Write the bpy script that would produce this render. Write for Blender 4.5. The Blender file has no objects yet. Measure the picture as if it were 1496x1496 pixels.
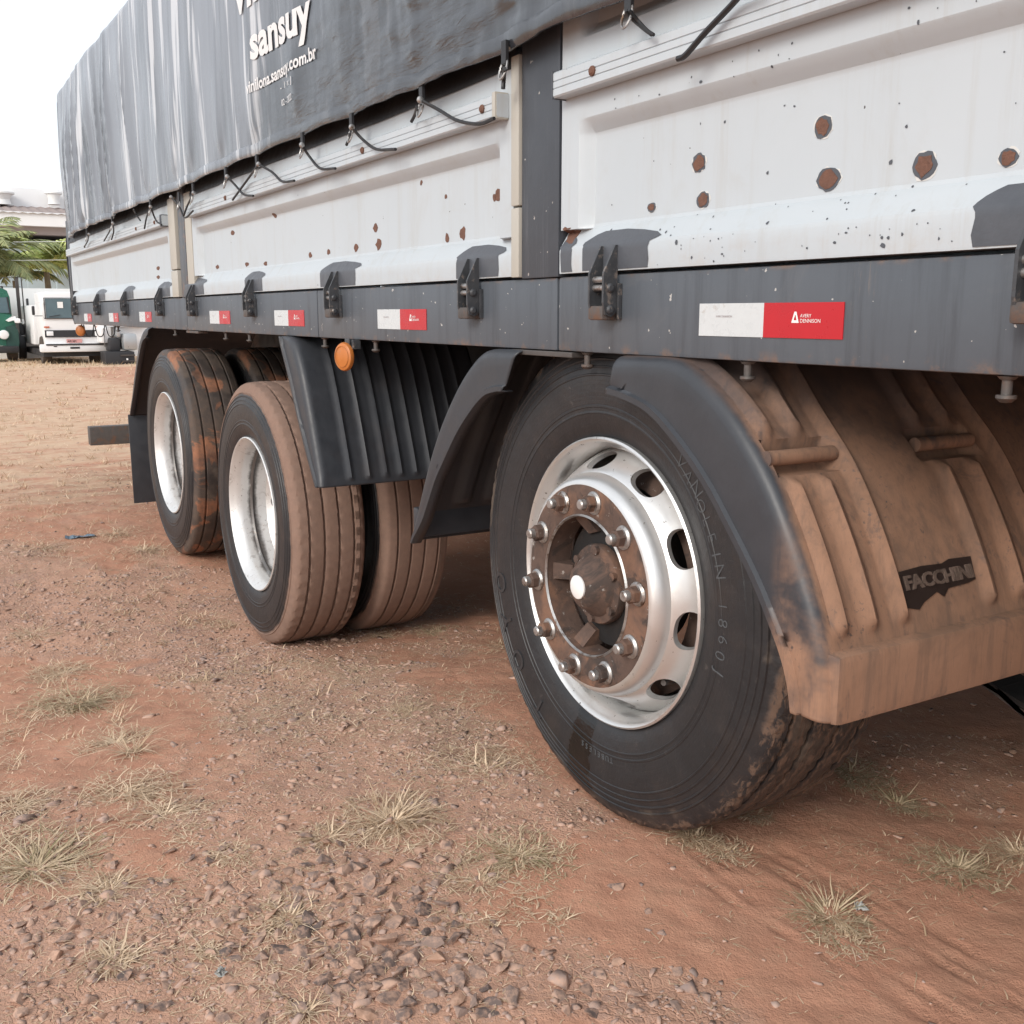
import bpy, bmesh, math, random
import numpy as np
from mathutils import Vector, Matrix
random.seed(7); RS = np.random.RandomState(11)
R = math.radians
scene = bpy.context.scene
COL = scene.collection

# ------------------------------------------------------------------ camera
FPX, PITCH, YAW, CAMZ = 1500.0, R(10.94), R(30.7), 1.046
cam = bpy.data.objects.new('camera', bpy.data.cameras.new('camera'))
COL.objects.link(cam); scene.camera = cam
cam.data.sensor_width = 36; cam.data.lens = 36*FPX/1496.0
cam.data.clip_start = 0.02; cam.data.clip_end = 900
cam.location = (0, 0, CAMZ)
_f = Vector((-math.cos(YAW)*math.cos(PITCH), math.sin(YAW)*math.cos(PITCH), -math.sin(PITCH)))
_r = Vector((math.sin(YAW), math.cos(YAW), 0)); _u = _r.cross(_f)
cam.rotation_euler = Matrix((_r, _u, -_f)).transposed().to_euler()

def ray(px, py): return _f + _r*((px-748)/FPX) - _u*((py-748)/FPX)
def on(ax, px, py, v):
    d = ray(px, py); o = Vector((0, 0, CAMZ)); return o + d*((v-o[ax])/d[ax])
def onX(px, py, v): return on(0, px, py, v)
def onY(px, py, v): return on(1, px, py, v)
def onZ(px, py, v): return on(2, px, py, v)

# ------------------------------------------------------------------ world, sun, exposure
SUN_EL, SUN_AZ = R(30), R(-64)      # azimuth measured from +X towards +Y
w = bpy.data.worlds.new('World'); scene.world = w; w.use_nodes = True
wt = w.node_tree; wt.nodes.clear()
sky = wt.nodes.new('ShaderNodeTexSky'); sky.sky_type = 'NISHITA'; sky.sun_disc = False
sky.sun_elevation = SUN_EL; sky.sun_rotation = math.pi/2 - SUN_AZ
sky.air_density = 1.0; sky.dust_density = 3.0
hs = wt.nodes.new('ShaderNodeHueSaturation'); hs.inputs['Saturation'].default_value = 0.5
mixw = wt.nodes.new('ShaderNodeMix'); mixw.data_type = 'RGBA'; mixw.inputs[0].default_value = 0.55
mixw.inputs[7].default_value = (10.2, 10.7, 11.4, 1)
bg = wt.nodes.new('ShaderNodeBackground'); bg.inputs[1].default_value = 0.10
wo = wt.nodes.new('ShaderNodeOutputWorld')
wt.links.new(sky.outputs[0], hs.inputs['Color']); wt.links.new(hs.outputs[0], mixw.inputs[6])
wt.links.new(mixw.outputs[2], bg.inputs[0]); wt.links.new(bg.outputs[0], wo.inputs[0])
sun = bpy.data.objects.new('sun', bpy.data.lights.new('sun', 'SUN')); COL.objects.link(sun)
sun.data.energy = 1.2; sun.data.angle = R(22); sun.data.color = (1.0, 0.95, 0.88)
sd = Vector((math.cos(SUN_EL)*math.cos(SUN_AZ), math.cos(SUN_EL)*math.sin(SUN_AZ), math.sin(SUN_EL)))
sun.rotation_euler = sd.to_track_quat('Z', 'Y').to_euler()
vs = scene.view_settings; vs.view_transform = 'Standard'; vs.look = 'None'; vs.gamma = 1.0
vs.use_curve_mapping = False; vs.exposure = 0.55
scene.render.engine = 'CYCLES'

# ------------------------------------------------------------------ numpy noise
def _h(ix, iy, s):
    n = (ix.astype(np.int64)*374761393 + iy.astype(np.int64)*668265263 + s*1442695041) & 0x7fffffff
    n = ((n ^ (n >> 13))*1274126177) & 0x7fffffff
    return ((n ^ (n >> 16)) & 0xffff)/65535.0
def vnoise(x, y, s=0):
    ix = np.floor(x); iy = np.floor(y); fx = x-ix; fy = y-iy
    fx = fx*fx*(3-2*fx); fy = fy*fy*(3-2*fy)
    a = _h(ix, iy, s); b = _h(ix+1, iy, s); c = _h(ix, iy+1, s); d = _h(ix+1, iy+1, s)
    return (a+(b-a)*fx)*(1-fy)+(c+(d-c)*fx)*fy
def fbm(x, y, o=4, s=0):
    x = np.asarray(x, float); y = np.asarray(y, float)
    t = 0; a = .5; n = 0
    for i in range(o):
        t = t+a*vnoise(x, y, s+i*7); n += a; x = x*2.03+3.1; y = y*2.03+1.7; a *= .5
    return t/n
def sstep(a, b, x):
    t = np.clip((x-a)/(b-a), 0, 1); return t*t*(3-2*t)

# ------------------------------------------------------------------ materials
class NT:
    def __init__(s, name):
        s.m = bpy.data.materials.new(name); s.m.use_nodes = True; s.t = s.m.node_tree
        s.b = s.t.nodes['Principled BSDF']; s.out = s.t.nodes['Material Output']
    def n(s, typ, **kw):
        nd = s.t.nodes.new('ShaderNode'+typ)
        for k, v in kw.items():
            if k in nd.inputs: s.set(nd.inputs[k], v)
            else: setattr(nd, k, v)
        return nd
    def set(s, sock, v):
        if hasattr(v, 'is_output') or isinstance(v, bpy.types.NodeSocket): s.t.links.new(v, sock)
        else: sock.default_value = v
    def noise(s, scale, det=4, rough=.55, co=None, dist=0, out=0):
        nd = s.n('TexNoise'); nd.inputs['Scale'].default_value = scale; nd.inputs['Detail'].default_value = det
        nd.inputs['Roughness'].default_value = rough; nd.inputs['Distortion'].default_value = dist
        if co is not None: s.set(nd.inputs['Vector'], co)
        return nd.outputs[out]
    def vor(s, scale, co=None, feat='F1', out='Distance', rnd=1):
        nd = s.n('TexVoronoi'); nd.feature = feat; nd.inputs['Scale'].default_value = scale
        nd.inputs['Randomness'].default_value = rnd
        if co is not None: s.set(nd.inputs['Vector'], co)
        return nd.outputs[out]
    def ramp(s, v, a, b, lo=0., hi=1.):
        nd = s.n('MapRange'); nd.interpolation_type = 'SMOOTHSTEP'
        for i, q in enumerate((v, a, b, lo, hi)): s.set(nd.inputs[i], q)
        return nd.outputs[0]
    def mix(s, f, a, b):
        nd = s.n('Mix'); nd.data_type = 'RGBA'
        c = lambda q: (tuple(q)+(1,) if isinstance(q, (tuple, list)) and len(q) == 3 else q)
        s.set(nd.inputs[0], f); s.set(nd.inputs[6], c(a)); s.set(nd.inputs[7], c(b)); return nd.outputs[2]
    def math(s, op, a, b=0., c=None):
        nd = s.n('Math'); nd.operation = op; s.set(nd.inputs[0], a); s.set(nd.inputs[1], b)
        if c is not None: s.set(nd.inputs[2], c)
        return nd.outputs[0]
    def co(s, kind='Object', scale=None):
        o = s.n('TexCoord').outputs[kind]
        if kind == 'World': pass
        if scale is not None:
            mp = s.n('Mapping'); s.set(mp.inputs[0], o); mp.inputs[3].default_value = scale; o = mp.outputs[0]
        return o
    def pos(s, scale=None):
        o = s.n('NewGeometry').outputs['Position']
        if scale is not None:
            mp = s.n('Mapping'); s.set(mp.inputs[0], o); mp.inputs[3].default_value = scale; o = mp.outputs[0]
        return o
    def sep(s, v):
        nd = s.n('SeparateXYZ'); s.set(nd.inputs[0], v); return nd.outputs
    def bump(s, h, strength=.3, dist=.01, nrm=None):
        nd = s.n('Bump'); nd.inputs['Strength'].default_value = strength; nd.inputs['Distance'].default_value = dist
        s.set(nd.inputs['Height'], h)
        if nrm is not None: s.set(nd.inputs['Normal'], nrm)
        return nd.outputs[0]
    def fin(s, col, rough=.5, metal=0., nrm=None, spec=None):
        c = tuple(col)+(1,) if isinstance(col, (tuple, list)) else col
        s.set(s.b.inputs['Base Color'], c); s.set(s.b.inputs['Roughness'], rough); s.set(s.b.inputs['Metallic'], metal)
        if nrm is not None: s.set(s.b.inputs['Normal'], nrm)
        if spec is not None: s.b.inputs['Specular IOR Level'].default_value = spec
        return s.m

def plain(name, col, rough=.5, metal=0., var=.25, sc=8., bump=.0, bs=60., dirt=None, da=.55, db=.75, dsc=5.):
    k = NT(name); p = k.pos()
    n = k.noise(sc, 5, .6, p)
    c = k.mix(n, tuple(q*(1-var) for q in col), tuple(min(1, q*(1+var)) for q in col))
    rr = k.ramp(n, .3, .7, max(0, rough-.08), min(1, rough+.1))
    if dirt is not None:
        m = k.ramp(k.noise(dsc, 6, .65, p, .3), da, db); c = k.mix(m, c, dirt)
    nr = k.bump(k.noise(bs, 4, .6, p), bump, .004) if bump else None
    return k.fin(c, rr, metal, nr)

DUST = (.30, .155, .095); DUSTD = (.17, .085, .052); RUST = (.17, .065, .03)

def m_white():
    k = NT('white_paint'); p = k.pos(); n = k.noise(1.7, 5, .6, p)
    c = k.mix(n, (.420, .470, .505), (.515, .555, .582)); c = k.mix(k.ramp(k.noise(5, 6, .7, p, .5), .5, .75, 0, .35), c, (.40, .40, .38))
    st = k.noise(1., 6, .75, k.pos((22, 22, 1.1))); c = k.mix(k.ramp(st, .5, .8, 0, .5), c, (.38, .37, .34))
    z = k.sep(p)[2]
    low = k.math('MULTIPLY', k.ramp(z, 1.20, 1.12), k.ramp(k.noise(14, 6, .7, p), .45, .7)); c = k.mix(k.math('MULTIPLY', low, .35), c, (.42, .36, .30))
    chip = k.ramp(k.noise(55, 3, .5, p), .765, .78); c = k.mix(chip, c, (.06, .045, .04))
    return k.fin(c, k.ramp(n, .2, .8, .32, .45), 0, k.bump(k.noise(4, 3, .5, p), .12, .01))
def m_beam():
    k = NT('slate_grey_paint'); p = k.pos(); n = k.noise(3, 6, .6, p)
    c = k.mix(n, (.070, .082, .098), (.105, .120, .138))
    st = k.noise(1., 6, .7, k.pos((26, 26, 1.6))); c = k.mix(k.ramp(st, .45, .75, 0, .6), c, (.038, .042, .050)); c = k.mix(k.ramp(k.noise(6, 6, .7, p, .5), .55, .75, 0, .4), c, (.15, .15, .155))
    st2 = k.noise(1., 6, .75, k.pos((38, 38, 4.))); c = k.mix(k.ramp(st2, .62, .74, 0, .5), c, (.20, .16, .13))
    ch = k.ramp(k.noise(70, 2, .5, p), .735, .75); c = k.mix(ch, c, (.45, .44, .42))
    z = k.sep(p)[2]
    low = k.math('MULTIPLY', k.math('MAXIMUM', k.ramp(z, .995, .972), k.ramp(z, 1.107, 1.117)), k.ramp(k.noise(22, 6, .7, p), .5, .66))
    c = k.mix(k.math('MULTIPLY', low, .75), c, (.20, .13, .095))
    return k.fin(c, k.ramp(n, .2, .8, .38, .55), 0, k.bump(k.noise(9, 5, .6, p), .12, .01))
def m_post():
    k = NT('charcoal_paint'); p = k.pos(); n = k.noise(5, 6, .6, p)
    c = k.mix(n, (.036, .042, .052), (.066, .074, .088))
    st = k.noise(1., 6, .75, k.pos((60, 60, 2.2))); c = k.mix(k.ramp(st, .52, .78, 0, .5), c, (.15, .16, .18))
    ch = k.ramp(k.noise(60, 2, .5, p), .745, .76); c = k.mix(ch, c, (.4, .38, .36))
    return k.fin(c, .45, 0, k.bump(k.noise(12, 5, .6, p), .15, .01))
def m_tyre(name, tread, side, r_in=.475, clump=False, patch=None):
    # dust lies on the tread (far from the axle), sidewall stays rubber
    k = NT(name); o = k.co('Object'); s = k.sep(o)
    r = k.math('SQRT', k.math('ADD', k.math('MULTIPLY', s[0], s[0]), k.math('MULTIPLY', s[2], s[2])))
    n = k.noise(9, 6, .65, o); n2 = k.noise(38, 5, .65, o)
    rub = k.mix(k.noise(16, 7, .75, o, .5), (.009, .0095, .011), (.026, .027, .030))
    rub = k.mix(k.ramp(n, .45, .75, 0, side), rub, (.070, .052, .043))
    rub = k.mix(k.math('MULTIPLY', k.ramp(k.noise(55, 5, .75, o, 1.), .60, .72), .55), rub, (.085, .075, .068))
    rub = k.mix(k.math('MULTIPLY', k.math('MULTIPLY', k.ramp(r, .455, .462), k.ramp(k.noise(6, 5, .6, o), .52, .66)), .75), rub, (.12, .095, .075))
    rj = k.math('ADD', r, k.math('MULTIPLY', k.math('SUBTRACT', n, .5), .03))
    m = k.ramp(rj, r_in, r_in+.012)
    if tread == 'mud':
        dm = k.ramp(k.noise(1, 6, .7, k.co('Object', (22, 75, 22)), .8), .47, .58); dc = k.mix(n2, (.055, .036, .026), (.17, .105, .072)); f = k.math('MULTIPLY', m, dm)
    elif tread == 'patchy':
        dm = k.ramp(n2, .3, .7, .55, .95); dc = k.mix(k.ramp(k.noise(6, 5, .6, o, .9), .50, .55), (.12, .085, .065), (.33, .145, .078))
        dm2 = k.ramp(k.noise(5, 5, .6, o, .4), .36, .56, .35, 1); f = k.math('MULTIPLY', m, k.math('MULTIPLY', dm, dm2))
    else:
        dm = k.ramp(n2, .2, .8, .80, 1.); dc = k.mix(n, (.21, .130, .096), (.30, .195, .148)); f = k.math('MULTIPLY', m, dm)
    if tread == 'mud':
        an = k.math('ARCTAN2', s[0], k.math('MULTIPLY', s[2], -1.)); aj = k.math('ADD', an, k.math('MULTIPLY', k.math('SUBTRACT', n2, .5), .12))
        wet = k.math('MULTIPLY', k.math('MULTIPLY', k.ramp(aj, -.27, -.24), k.ramp(aj, -.045, -.075)), k.ramp(r, .480, .470)); rub = k.mix(wet, rub, (.006, .0055, .0055))
    c = k.mix(f, rub, dc)
    cc = k.n('CombineXYZ'); k.set(cc.inputs[0], k.math('MULTIPLY', r, 190)); k.set(cc.inputs[1], 0.)
    fine = k.noise(1, 3, .6, cc.outputs[0])
    h = k.math('ADD', k.math('MULTIPLY', fine, .35), k.math('ADD', n2, k.math('MULTIPLY', f, .4)))
    rg = k.ramp(f, 0, 1, .46, .92)
    if tread == 'mud': rg = k.math('SUBTRACT', rg, k.math('MULTIPLY', wet, .30))
    return k.fin(c, rg, 0, k.bump(h, .40, .004))
def m_alu(dull=False):
    k = NT('dull_aluminium' if dull else 'polished_aluminium'); o = k.co('Object'); n = k.noise(14, 6, .65, o)
    c = k.mix(n, (.66, .66, .65), (.76, .76, .75))
    c = k.mix(k.ramp(k.noise(46, 5, .7, o), .66, .71, 0, .7), c, (.22, .18, .15))
    c = k.mix(k.ramp(k.noise(5, 5, .7, o, .4), .55, .75, 0, .35), c, (.46, .38, .32))
    c = k.mix(k.ramp(k.noise(90, 3, .6, o), .68, .70, 0, .8), c, (.15, .13, .11))
    if dull:
        yy = k.math('ADD', k.sep(o)[1], k.math('MULTIPLY', k.math('SUBTRACT', k.noise(12, 5, .7, o), .5), .045)); band = k.math('MULTIPLY', k.ramp(yy, .060, .078), k.ramp(yy, .112, .094))
        c = k.mix(k.math('MULTIPLY', band, .85), c, (.05, .042, .038)); c = k.mix(k.ramp(k.noise(20, 6, .75, o, 1.), .55, .68, 0, .6), c, (.25, .21, .18))
        return k.fin(c, .42, .55, k.bump(k.noise(40, 4, .6, o), .1, .004))
    return k.fin(c, k.ramp(n, .3, .7, .28, .40), .74, k.bump(k.noise(40, 4, .6, o), .06, .004))
def m_rim_rust():
    k = NT('rusty_steel'); o = k.pos(); n = k.noise(26, 6, .7, o); n2 = k.noise(9, 5, .6, o, .4)
    c = k.mix(n, (.055, .036, .030), (.165, .105, .080)); c = k.mix(k.ramp(n2, .5, .68), c, (.21, .115, .075)); c = k.mix(k.ramp(k.noise(13, 6, .7, o, .8), .5, .62, 0, .75), c, (.040, .033, .030))
    c = k.mix(k.ramp(k.noise(48, 5, .7, o), .62, .7, 0, .8), c, (.40, .37, .34))
    return k.fin(c, .8, .15, k.bump(n, .5, .004))
def m_guard(name='black_plastic', dusty=True):
    k = NT(name); p = k.pos(); s = k.sep(p); n = k.noise(18, 6, .65, p); nb = k.noise(5, 5, .65, p, .3)
    base = k.mix(n, (.026, .029, .035), (.046, .050, .058))
    if dusty:
        y = k.math('ADD', s[1], k.math('MULTIPLY', k.math('SUBTRACT', nb, .5), .045))
        z = k.math('ADD', s[2], k.math('MULTIPLY', k.math('SUBTRACT', nb, .5), .35))
        lo = k.ramp(z, .97, .78); m = k.math('MULTIPLY', k.ramp(y, 1.134, 1.152), k.math('ADD', k.math('MULTIPLY', lo, .75), .25))
        m2 = k.math('MULTIPLY', k.ramp(z, .80, .60), k.ramp(s[0], -1.125, -1.085)); m = k.math('MAXIMUM', m, k.math('MULTIPLY', m2, k.ramp(nb, .35, .6)))
        spots = k.math('MULTIPLY', k.ramp(k.noise(95, 4, .7, p), .58, .66), k.ramp(k.noise(7, 3, .6, p), .50, .68)); m = k.math('MULTIPLY', m, k.math('SUBTRACT', 1., k.math('MULTIPLY', spots, .75)))
        m = k.math('MULTIPLY', m, k.ramp(k.noise(11, 5, .7, p, .6), .30, .42, .45, 1))
        dc = k.mix(n, (.235, .130, .080), (.35, .20, .130))
        sk = k.noise(1, 6, .75, k.pos((34, 34, 3.5)), .3); dc = k.mix(k.ramp(sk, .42, .72, 0, .65), dc, (.125, .085, .065)); m = k.math('MULTIPLY', m, k.ramp(sk, .30, .42, .55, 1)); dc = k.mix(k.ramp(k.noise(4, 5, .7, p, .8), .50, .66, 0, .5), dc, (.16, .10, .07))
        c = k.mix(m, base, dc); rg = k.ramp(m, 0, 1, .42, .88)
    else:
        c = k.mix(k.ramp(nb, .5, .8, 0, .25), base, (.08, .055, .045)); rg = k.ramp(n, .3, .7, .38, .55)
    return k.fin(c, rg, 0, k.bump(k.noise(60, 4, .6, p), .10, .004))
def m_tarp():
    k = NT('black_vinyl'); p = k.pos()
    n = k.noise(3, 5, .6, p); c = k.mix(n, (.115, .125, .148), (.19, .205, .23))  # faded vinyl, lightened further in place of sky reflected at a grazing view
    c = k.mix(k.ramp(k.noise(1, 4, .6, k.pos((5, 5, .5)), .4), .45, .62, 0, .75), c, (.055, .06, .07)); c = k.mix(k.ramp(k.noise(1, 4, .6, k.pos((9, 9, .7)), .2), .56, .64, 0, .75), c, (.62, .63, .65))  # dark and whitish streaks: shade and gloss of the folds painted into the colour
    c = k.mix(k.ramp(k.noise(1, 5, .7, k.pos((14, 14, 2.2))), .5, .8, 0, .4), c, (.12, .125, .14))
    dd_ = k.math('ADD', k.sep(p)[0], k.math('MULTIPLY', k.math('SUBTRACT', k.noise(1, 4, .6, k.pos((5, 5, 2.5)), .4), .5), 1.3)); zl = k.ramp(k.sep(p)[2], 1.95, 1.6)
    dk = k.ramp(k.math('ADD', dd_, k.math('MULTIPLY', zl, .35)), -3.35, -2.75); c = k.mix(k.math('MULTIPLY', dk, .93), c, k.mix(k.noise(1, 5, .7, k.pos((10, 10, 40)), .6), (.010, .011, .014), (.040, .044, .052)))  # near end painted darker, in place of its weaker sky reflection
    zz = k.sep(p)
    low = k.ramp(zz[2], 2.0, 1.58)
    h1 = k.noise(1, 5, .65, k.pos((14, 14, 70)), .5); h2 = k.noise(1, 4, .6, k.pos((30, 30, 5)), .3); hw = k.noise(90, 2, .5, p)
    xm = k.ramp(k.noise(2.2, 3, .5, p), .38, .6)
    hs_ = k.math('MULTIPLY', k.noise(1, 3, .5, k.pos((5.2, 5.2, .7)), .3), 1.6)
    near = k.math('ADD', k.math('MULTIPLY', k.ramp(k.sep(p)[0], -4.6, -2.4), .85), .15)
    h = k.math('ADD', k.math('MULTIPLY', k.math('MULTIPLY', k.math('MULTIPLY', h1, xm), near), k.math('ADD', k.math('MULTIPLY', low, 1.1), .2)), k.math('ADD', k.math('MULTIPLY', k.math('MULTIPLY', h2, near), .3), hs_))
    h = k.math('ADD', h, k.math('MULTIPLY', k.math('MULTIPLY', hw, near), .04))
    return k.fin(c, k.ramp(n, .3, .7, .17, .27), 0, k.bump(h, .38, .010), 1.0)

M = {}
M['white'] = m_white(); M['beam'] = m_beam(); M['post'] = m_post(); M['alu'] = m_alu(); M['rust'] = m_rim_rust()
M['alu2'] = m_alu(True)
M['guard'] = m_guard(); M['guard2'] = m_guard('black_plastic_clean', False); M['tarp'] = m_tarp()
M['tyre1'] = m_tyre('muddy_rubber', 'mud', .25, .478); M['tyre2'] = m_tyre('dusty_rubber', 'dust', .35, .455)
M['tyre3'] = m_tyre('patchy_rubber', 'patchy', .3, .47)
M['dark'] = plain('dark_underbody', (.012, .011, .011), .8, 0, .4, 12, .3, 40, (.07, .04, .028), .5, .75)
M['black'] = plain('black_rubber', (.018, .018, .02), .5, 0, .3, 30, .1)
M['cream'] = plain('cream_painted_steel', (.44, .42, .37), .45, 0, .08, 6, .05, 60, (.30, .24, .19), .62, .8, 9)
M['hinge'] = plain('worn_grey_steel', (.060, .064, .070), .45, .2, .4, 40, .25, 90, (.20, .17, .15), .56, .66, 45)
M['steel'] = plain('zinc_steel', (.42, .41, .40), .4, .8, .3, 60, .15, 120, (.14, .09, .06), .5, .7, 50)
M['redref'] = plain('red_reflective_film', (.46, .010, .018), .3, 0, .10, 30, .02, 60, (.7, .45, .42), .70, .74, 40)
M['whiteref'] = plain('white_reflective_film', (.56, .59, .60), .3, 0, .08, 40, .04, 60, (.45, .44, .42), .62, .72, 30)
M['print'] = plain('white_print', (.80, .79, .77), .5, 0, .04)
M['printg'] = plain('grey_print', (.30, .24, .24), .5, 0, .1)
M['orange'] = plain('orange_lens', (.48, .16, .035), .35, 0, .2, 20, .1, 80, (.35, .18, .1), .55, .7, 25)
M['patch'] = plain('grey_overpaint', (.075, .082, .095), .42, 0, .3, 30, .2, 60)
M['rawrust'] = plain('bare_rust', (.15, .075, .052), .9, 0, .5, 90, .7, 160)
M['chipw'] = plain('peeled_paint_edge', (.60, .60, .58), .6, 0, .05)
M['weather'] = plain('weathered_steel', (.10, .09, .085), .6, .3, .4, 30, .3, 60, (.16, .09, .06), .5, .7, 20)

# ------------------------------------------------------------------ mesh helpers
WL = {}
def wloc(o): return WL.get(o.name, Vector((0, 0, 0))) if o is not None else Vector((0, 0, 0))
def empty(name, loc, parent=None, label=None, cat=None, group=None):
    o = bpy.data.objects.new(name, None); COL.objects.link(o); o.empty_display_size = .1
    if parent is not None: o.parent = parent
    o.location = Vector(loc)-wloc(parent); WL[o.name] = Vector(loc)
    if label: o['label'] = label
    if cat: o['category'] = cat
    if group: o['group'] = group
    return o
def mk(name, verts, faces, mat, parent=None, smooth=False, org=None, ang=None, solid=None, fix=False):
    v = np.asarray(verts, float).reshape(-1, 3)
    if org is None: org = (v.min(0)+v.max(0))/2
    org = np.asarray(org, float)
    me = bpy.data.meshes.new(name); me.from_pydata((v-org).tolist(), [], [tuple(f) for f in faces]); me.validate()
    if fix:
        bm = bmesh.new(); bm.from_mesh(me); bmesh.ops.remove_doubles(bm, verts=bm.verts, dist=1e-5)
        bmesh.ops.recalc_face_normals(bm, faces=bm.faces); bm.to_mesh(me); bm.free()
    for m in (mat if isinstance(mat, list) else [mat]): me.materials.append(m)
    if smooth: me.polygons.foreach_set('use_smooth', [True]*len(me.polygons))
    if ang is not None and smooth:
        me.set_sharp_from_angle(angle=R(ang))
    o = bpy.data.objects.new(name, me); COL.objects.link(o)
    if parent is not None: o.parent = parent
    o.location = Vector(org)-wloc(parent); WL[o.name] = Vector(org)
    if solid:
        md = o.modifiers.new('s', 'SOLIDIFY'); md.thickness = solid; md.offset = 0
    return o
def tag(o, label, cat=None, group=None, kind=None):
    if label: o['label'] = label
    if cat: o['category'] = cat
    if group: o['group'] = group
    if kind: o['kind'] = kind
    return o
class G:
    """collects shapes"""
    def __init__(s): s.v = []; s.f = []
    def add(s, v, f):
        b = len(s.v); s.v += [tuple(q) for q in v]; s.f += [tuple(i+b for i in q) for q in f]; return s
    def box(s, x0, x1, y0, y1, z0, z1, bev=0.):
        bm = bmesh.new(); bmesh.ops.create_cube(bm, size=1)
        for q in bm.verts: q.co = Vector(((x0+x1)/2+q.co.x*(x1-x0), (y0+y1)/2+q.co.y*(y1-y0), (z0+z1)/2+q.co.z*(z1-z0)))
        if bev: bmesh.ops.bevel(bm, geom=bm.edges[:], offset=bev, segments=2, profile=.6, affect='EDGES', clamp_overlap=True)
        return s.bm(bm)
    def bm(s, bm):
        bm.verts.index_update(); s.add([q.co[:] for q in bm.verts], [[q.index for q in f.verts] for f in bm.faces]); bm.free(); return s
    def lathe(s, prof, c, n=32, axis=1, sgn=1, cap=True):
        # prof: list of (r, offset along axis); axis 1 = Y, 2 = Z, 0 = X
        vs_, fs = [], []; m = len(prof)
        for i in range(n):
            a = 2*math.pi*i/n; ca, sa = math.cos(a), math.sin(a)
            for r_, h in prof:
                if axis == 1: vs_.append((c[0]+r_*ca, c[1]+h, c[2]+r_*sa))
                elif axis == 2: vs_.append((c[0]+r_*ca, c[1]+r_*sa, c[2]+h))
                else: vs_.append((c[0]+h, c[1]+r_*ca, c[2]+r_*sa))
        for i in range(n):
            j = (i+1) % n
            for q in range(m-1): fs.append((i*m+q, i*m+q+1, j*m+q+1, j*m+q))
        if cap:
            if prof[0][0] > 1e-6: fs.append(tuple(i*m for i in range(n)))
            if prof[-1][0] > 1e-6: fs.append(tuple(i*m+m-1 for i in reversed(range(n))))
        return s.add(vs_, fs)
    def cyl(s, c, r_, h, axis=1, n=20): return s.lathe([(r_, -h/2), (r_, h/2)], c, n, axis)
    def tube(s, pts, r_, n=8, closed=False):
        pts = [Vector(p) for p in pts]; N = len(pts); vs_, fs = [], []; up = Vector((.13, .2, .97))
        for i, p in enumerate(pts):
            a = pts[i-1] if (i > 0 or closed) else p; b = pts[(i+1) % N] if (i < N-1 or closed) else p
            t = (b-a).normalized(); e = t.cross(up).normalized(); f = t.cross(e)
            rr = r_[i] if isinstance(r_, (list, tuple)) else r_
            for q in range(n):
                g = 2*math.pi*q/n; vs_.append(p+(e*math.cos(g)+f*math.sin(g))*rr)
        for i in range(N if closed else N-1):
            for q in range(n):
                a = i*n+q; b = i*n+(q+1) % n; c = ((i+1) % N)*n+(q+1) % n; d = ((i+1) % N)*n+q; fs.append((a, b, c, d))
        if not closed: fs.append(tuple(reversed(range(n)))); fs.append(tuple((N-1)*n+q for q in range(n)))
        return s.add(vs_, fs)
    def prism(s, poly, y0, y1, axis=1):
        # poly: list of (a,b); extruded along axis
        n = len(poly)
        def P(a, b, y): return (a, y, b) if axis == 1 else ((y, a, b) if axis == 0 else (a, b, y))
        s.add([P(a, b, y0) for a, b in poly]+[P(a, b, y1) for a, b in poly],
              [tuple(range(n)), tuple(reversed(range(n, 2*n)))]+[(i, n+i, n+(i+1) % n, (i+1) % n) for i in range(n)])
        return s
    def go(s, name, mat, parent=None, smooth=False, ang=35, org=None, fix=True, solid=None):
        return mk(name, s.v, s.f, mat, parent, smooth, org, ang if smooth else None, solid, fix)
def gridf(nu, nv, fn=None):
    return [(i*nv+j, i*nv+j+1, (i+1)*nv+j+1, (i+1)*nv+j) for i in range(nu-1) for j in range(nv-1)]
def spline(pts, n):
    pts = np.asarray(pts, float); P = np.vstack([2*pts[0]-pts[1], pts, 2*pts[-1]-pts[-2]]); out = []
    for t in np.linspace(0, len(pts)-1-1e-9, n):
        i = int(t); u = t-i; a, b, c, d = P[i:i+4]
        out.append(.5*((2*b)+(-a+c)*u+(2*a-5*b+4*c-d)*u*u+(-a+3*b-3*c+d)*u**3))
    return np.array(out)
def tree(o, parent=None):
    c = o.copy(); COL.objects.link(c); c.parent = parent
    for ch in [q for q in list(o.children)]: tree(ch, c)
    return c
def text_mesh(s, size, bold=0., ext=0., shear=0., spacing=1., sx=1.):
    cu = bpy.data.curves.new('t', 'FONT'); cu.body = s; cu.size = size; cu.offset = bold; cu.extrude = ext; cu.resolution_u = 3
    cu.shear = shear; cu.space_character = spacing
    o = bpy.data.objects.new('t', cu); COL.objects.link(o)
    dg = bpy.context.evaluated_depsgraph_get(); me = bpy.data.meshes.new_from_object(o.evaluated_get(dg))
    v = [(q.co.x*sx, q.co.y, q.co.z) for q in me.vertices]; f = [tuple(p.vertices) for p in me.polygons]
    bpy.data.objects.remove(o); bpy.data.curves.remove(cu); bpy.data.meshes.remove(me); return v, f

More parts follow.
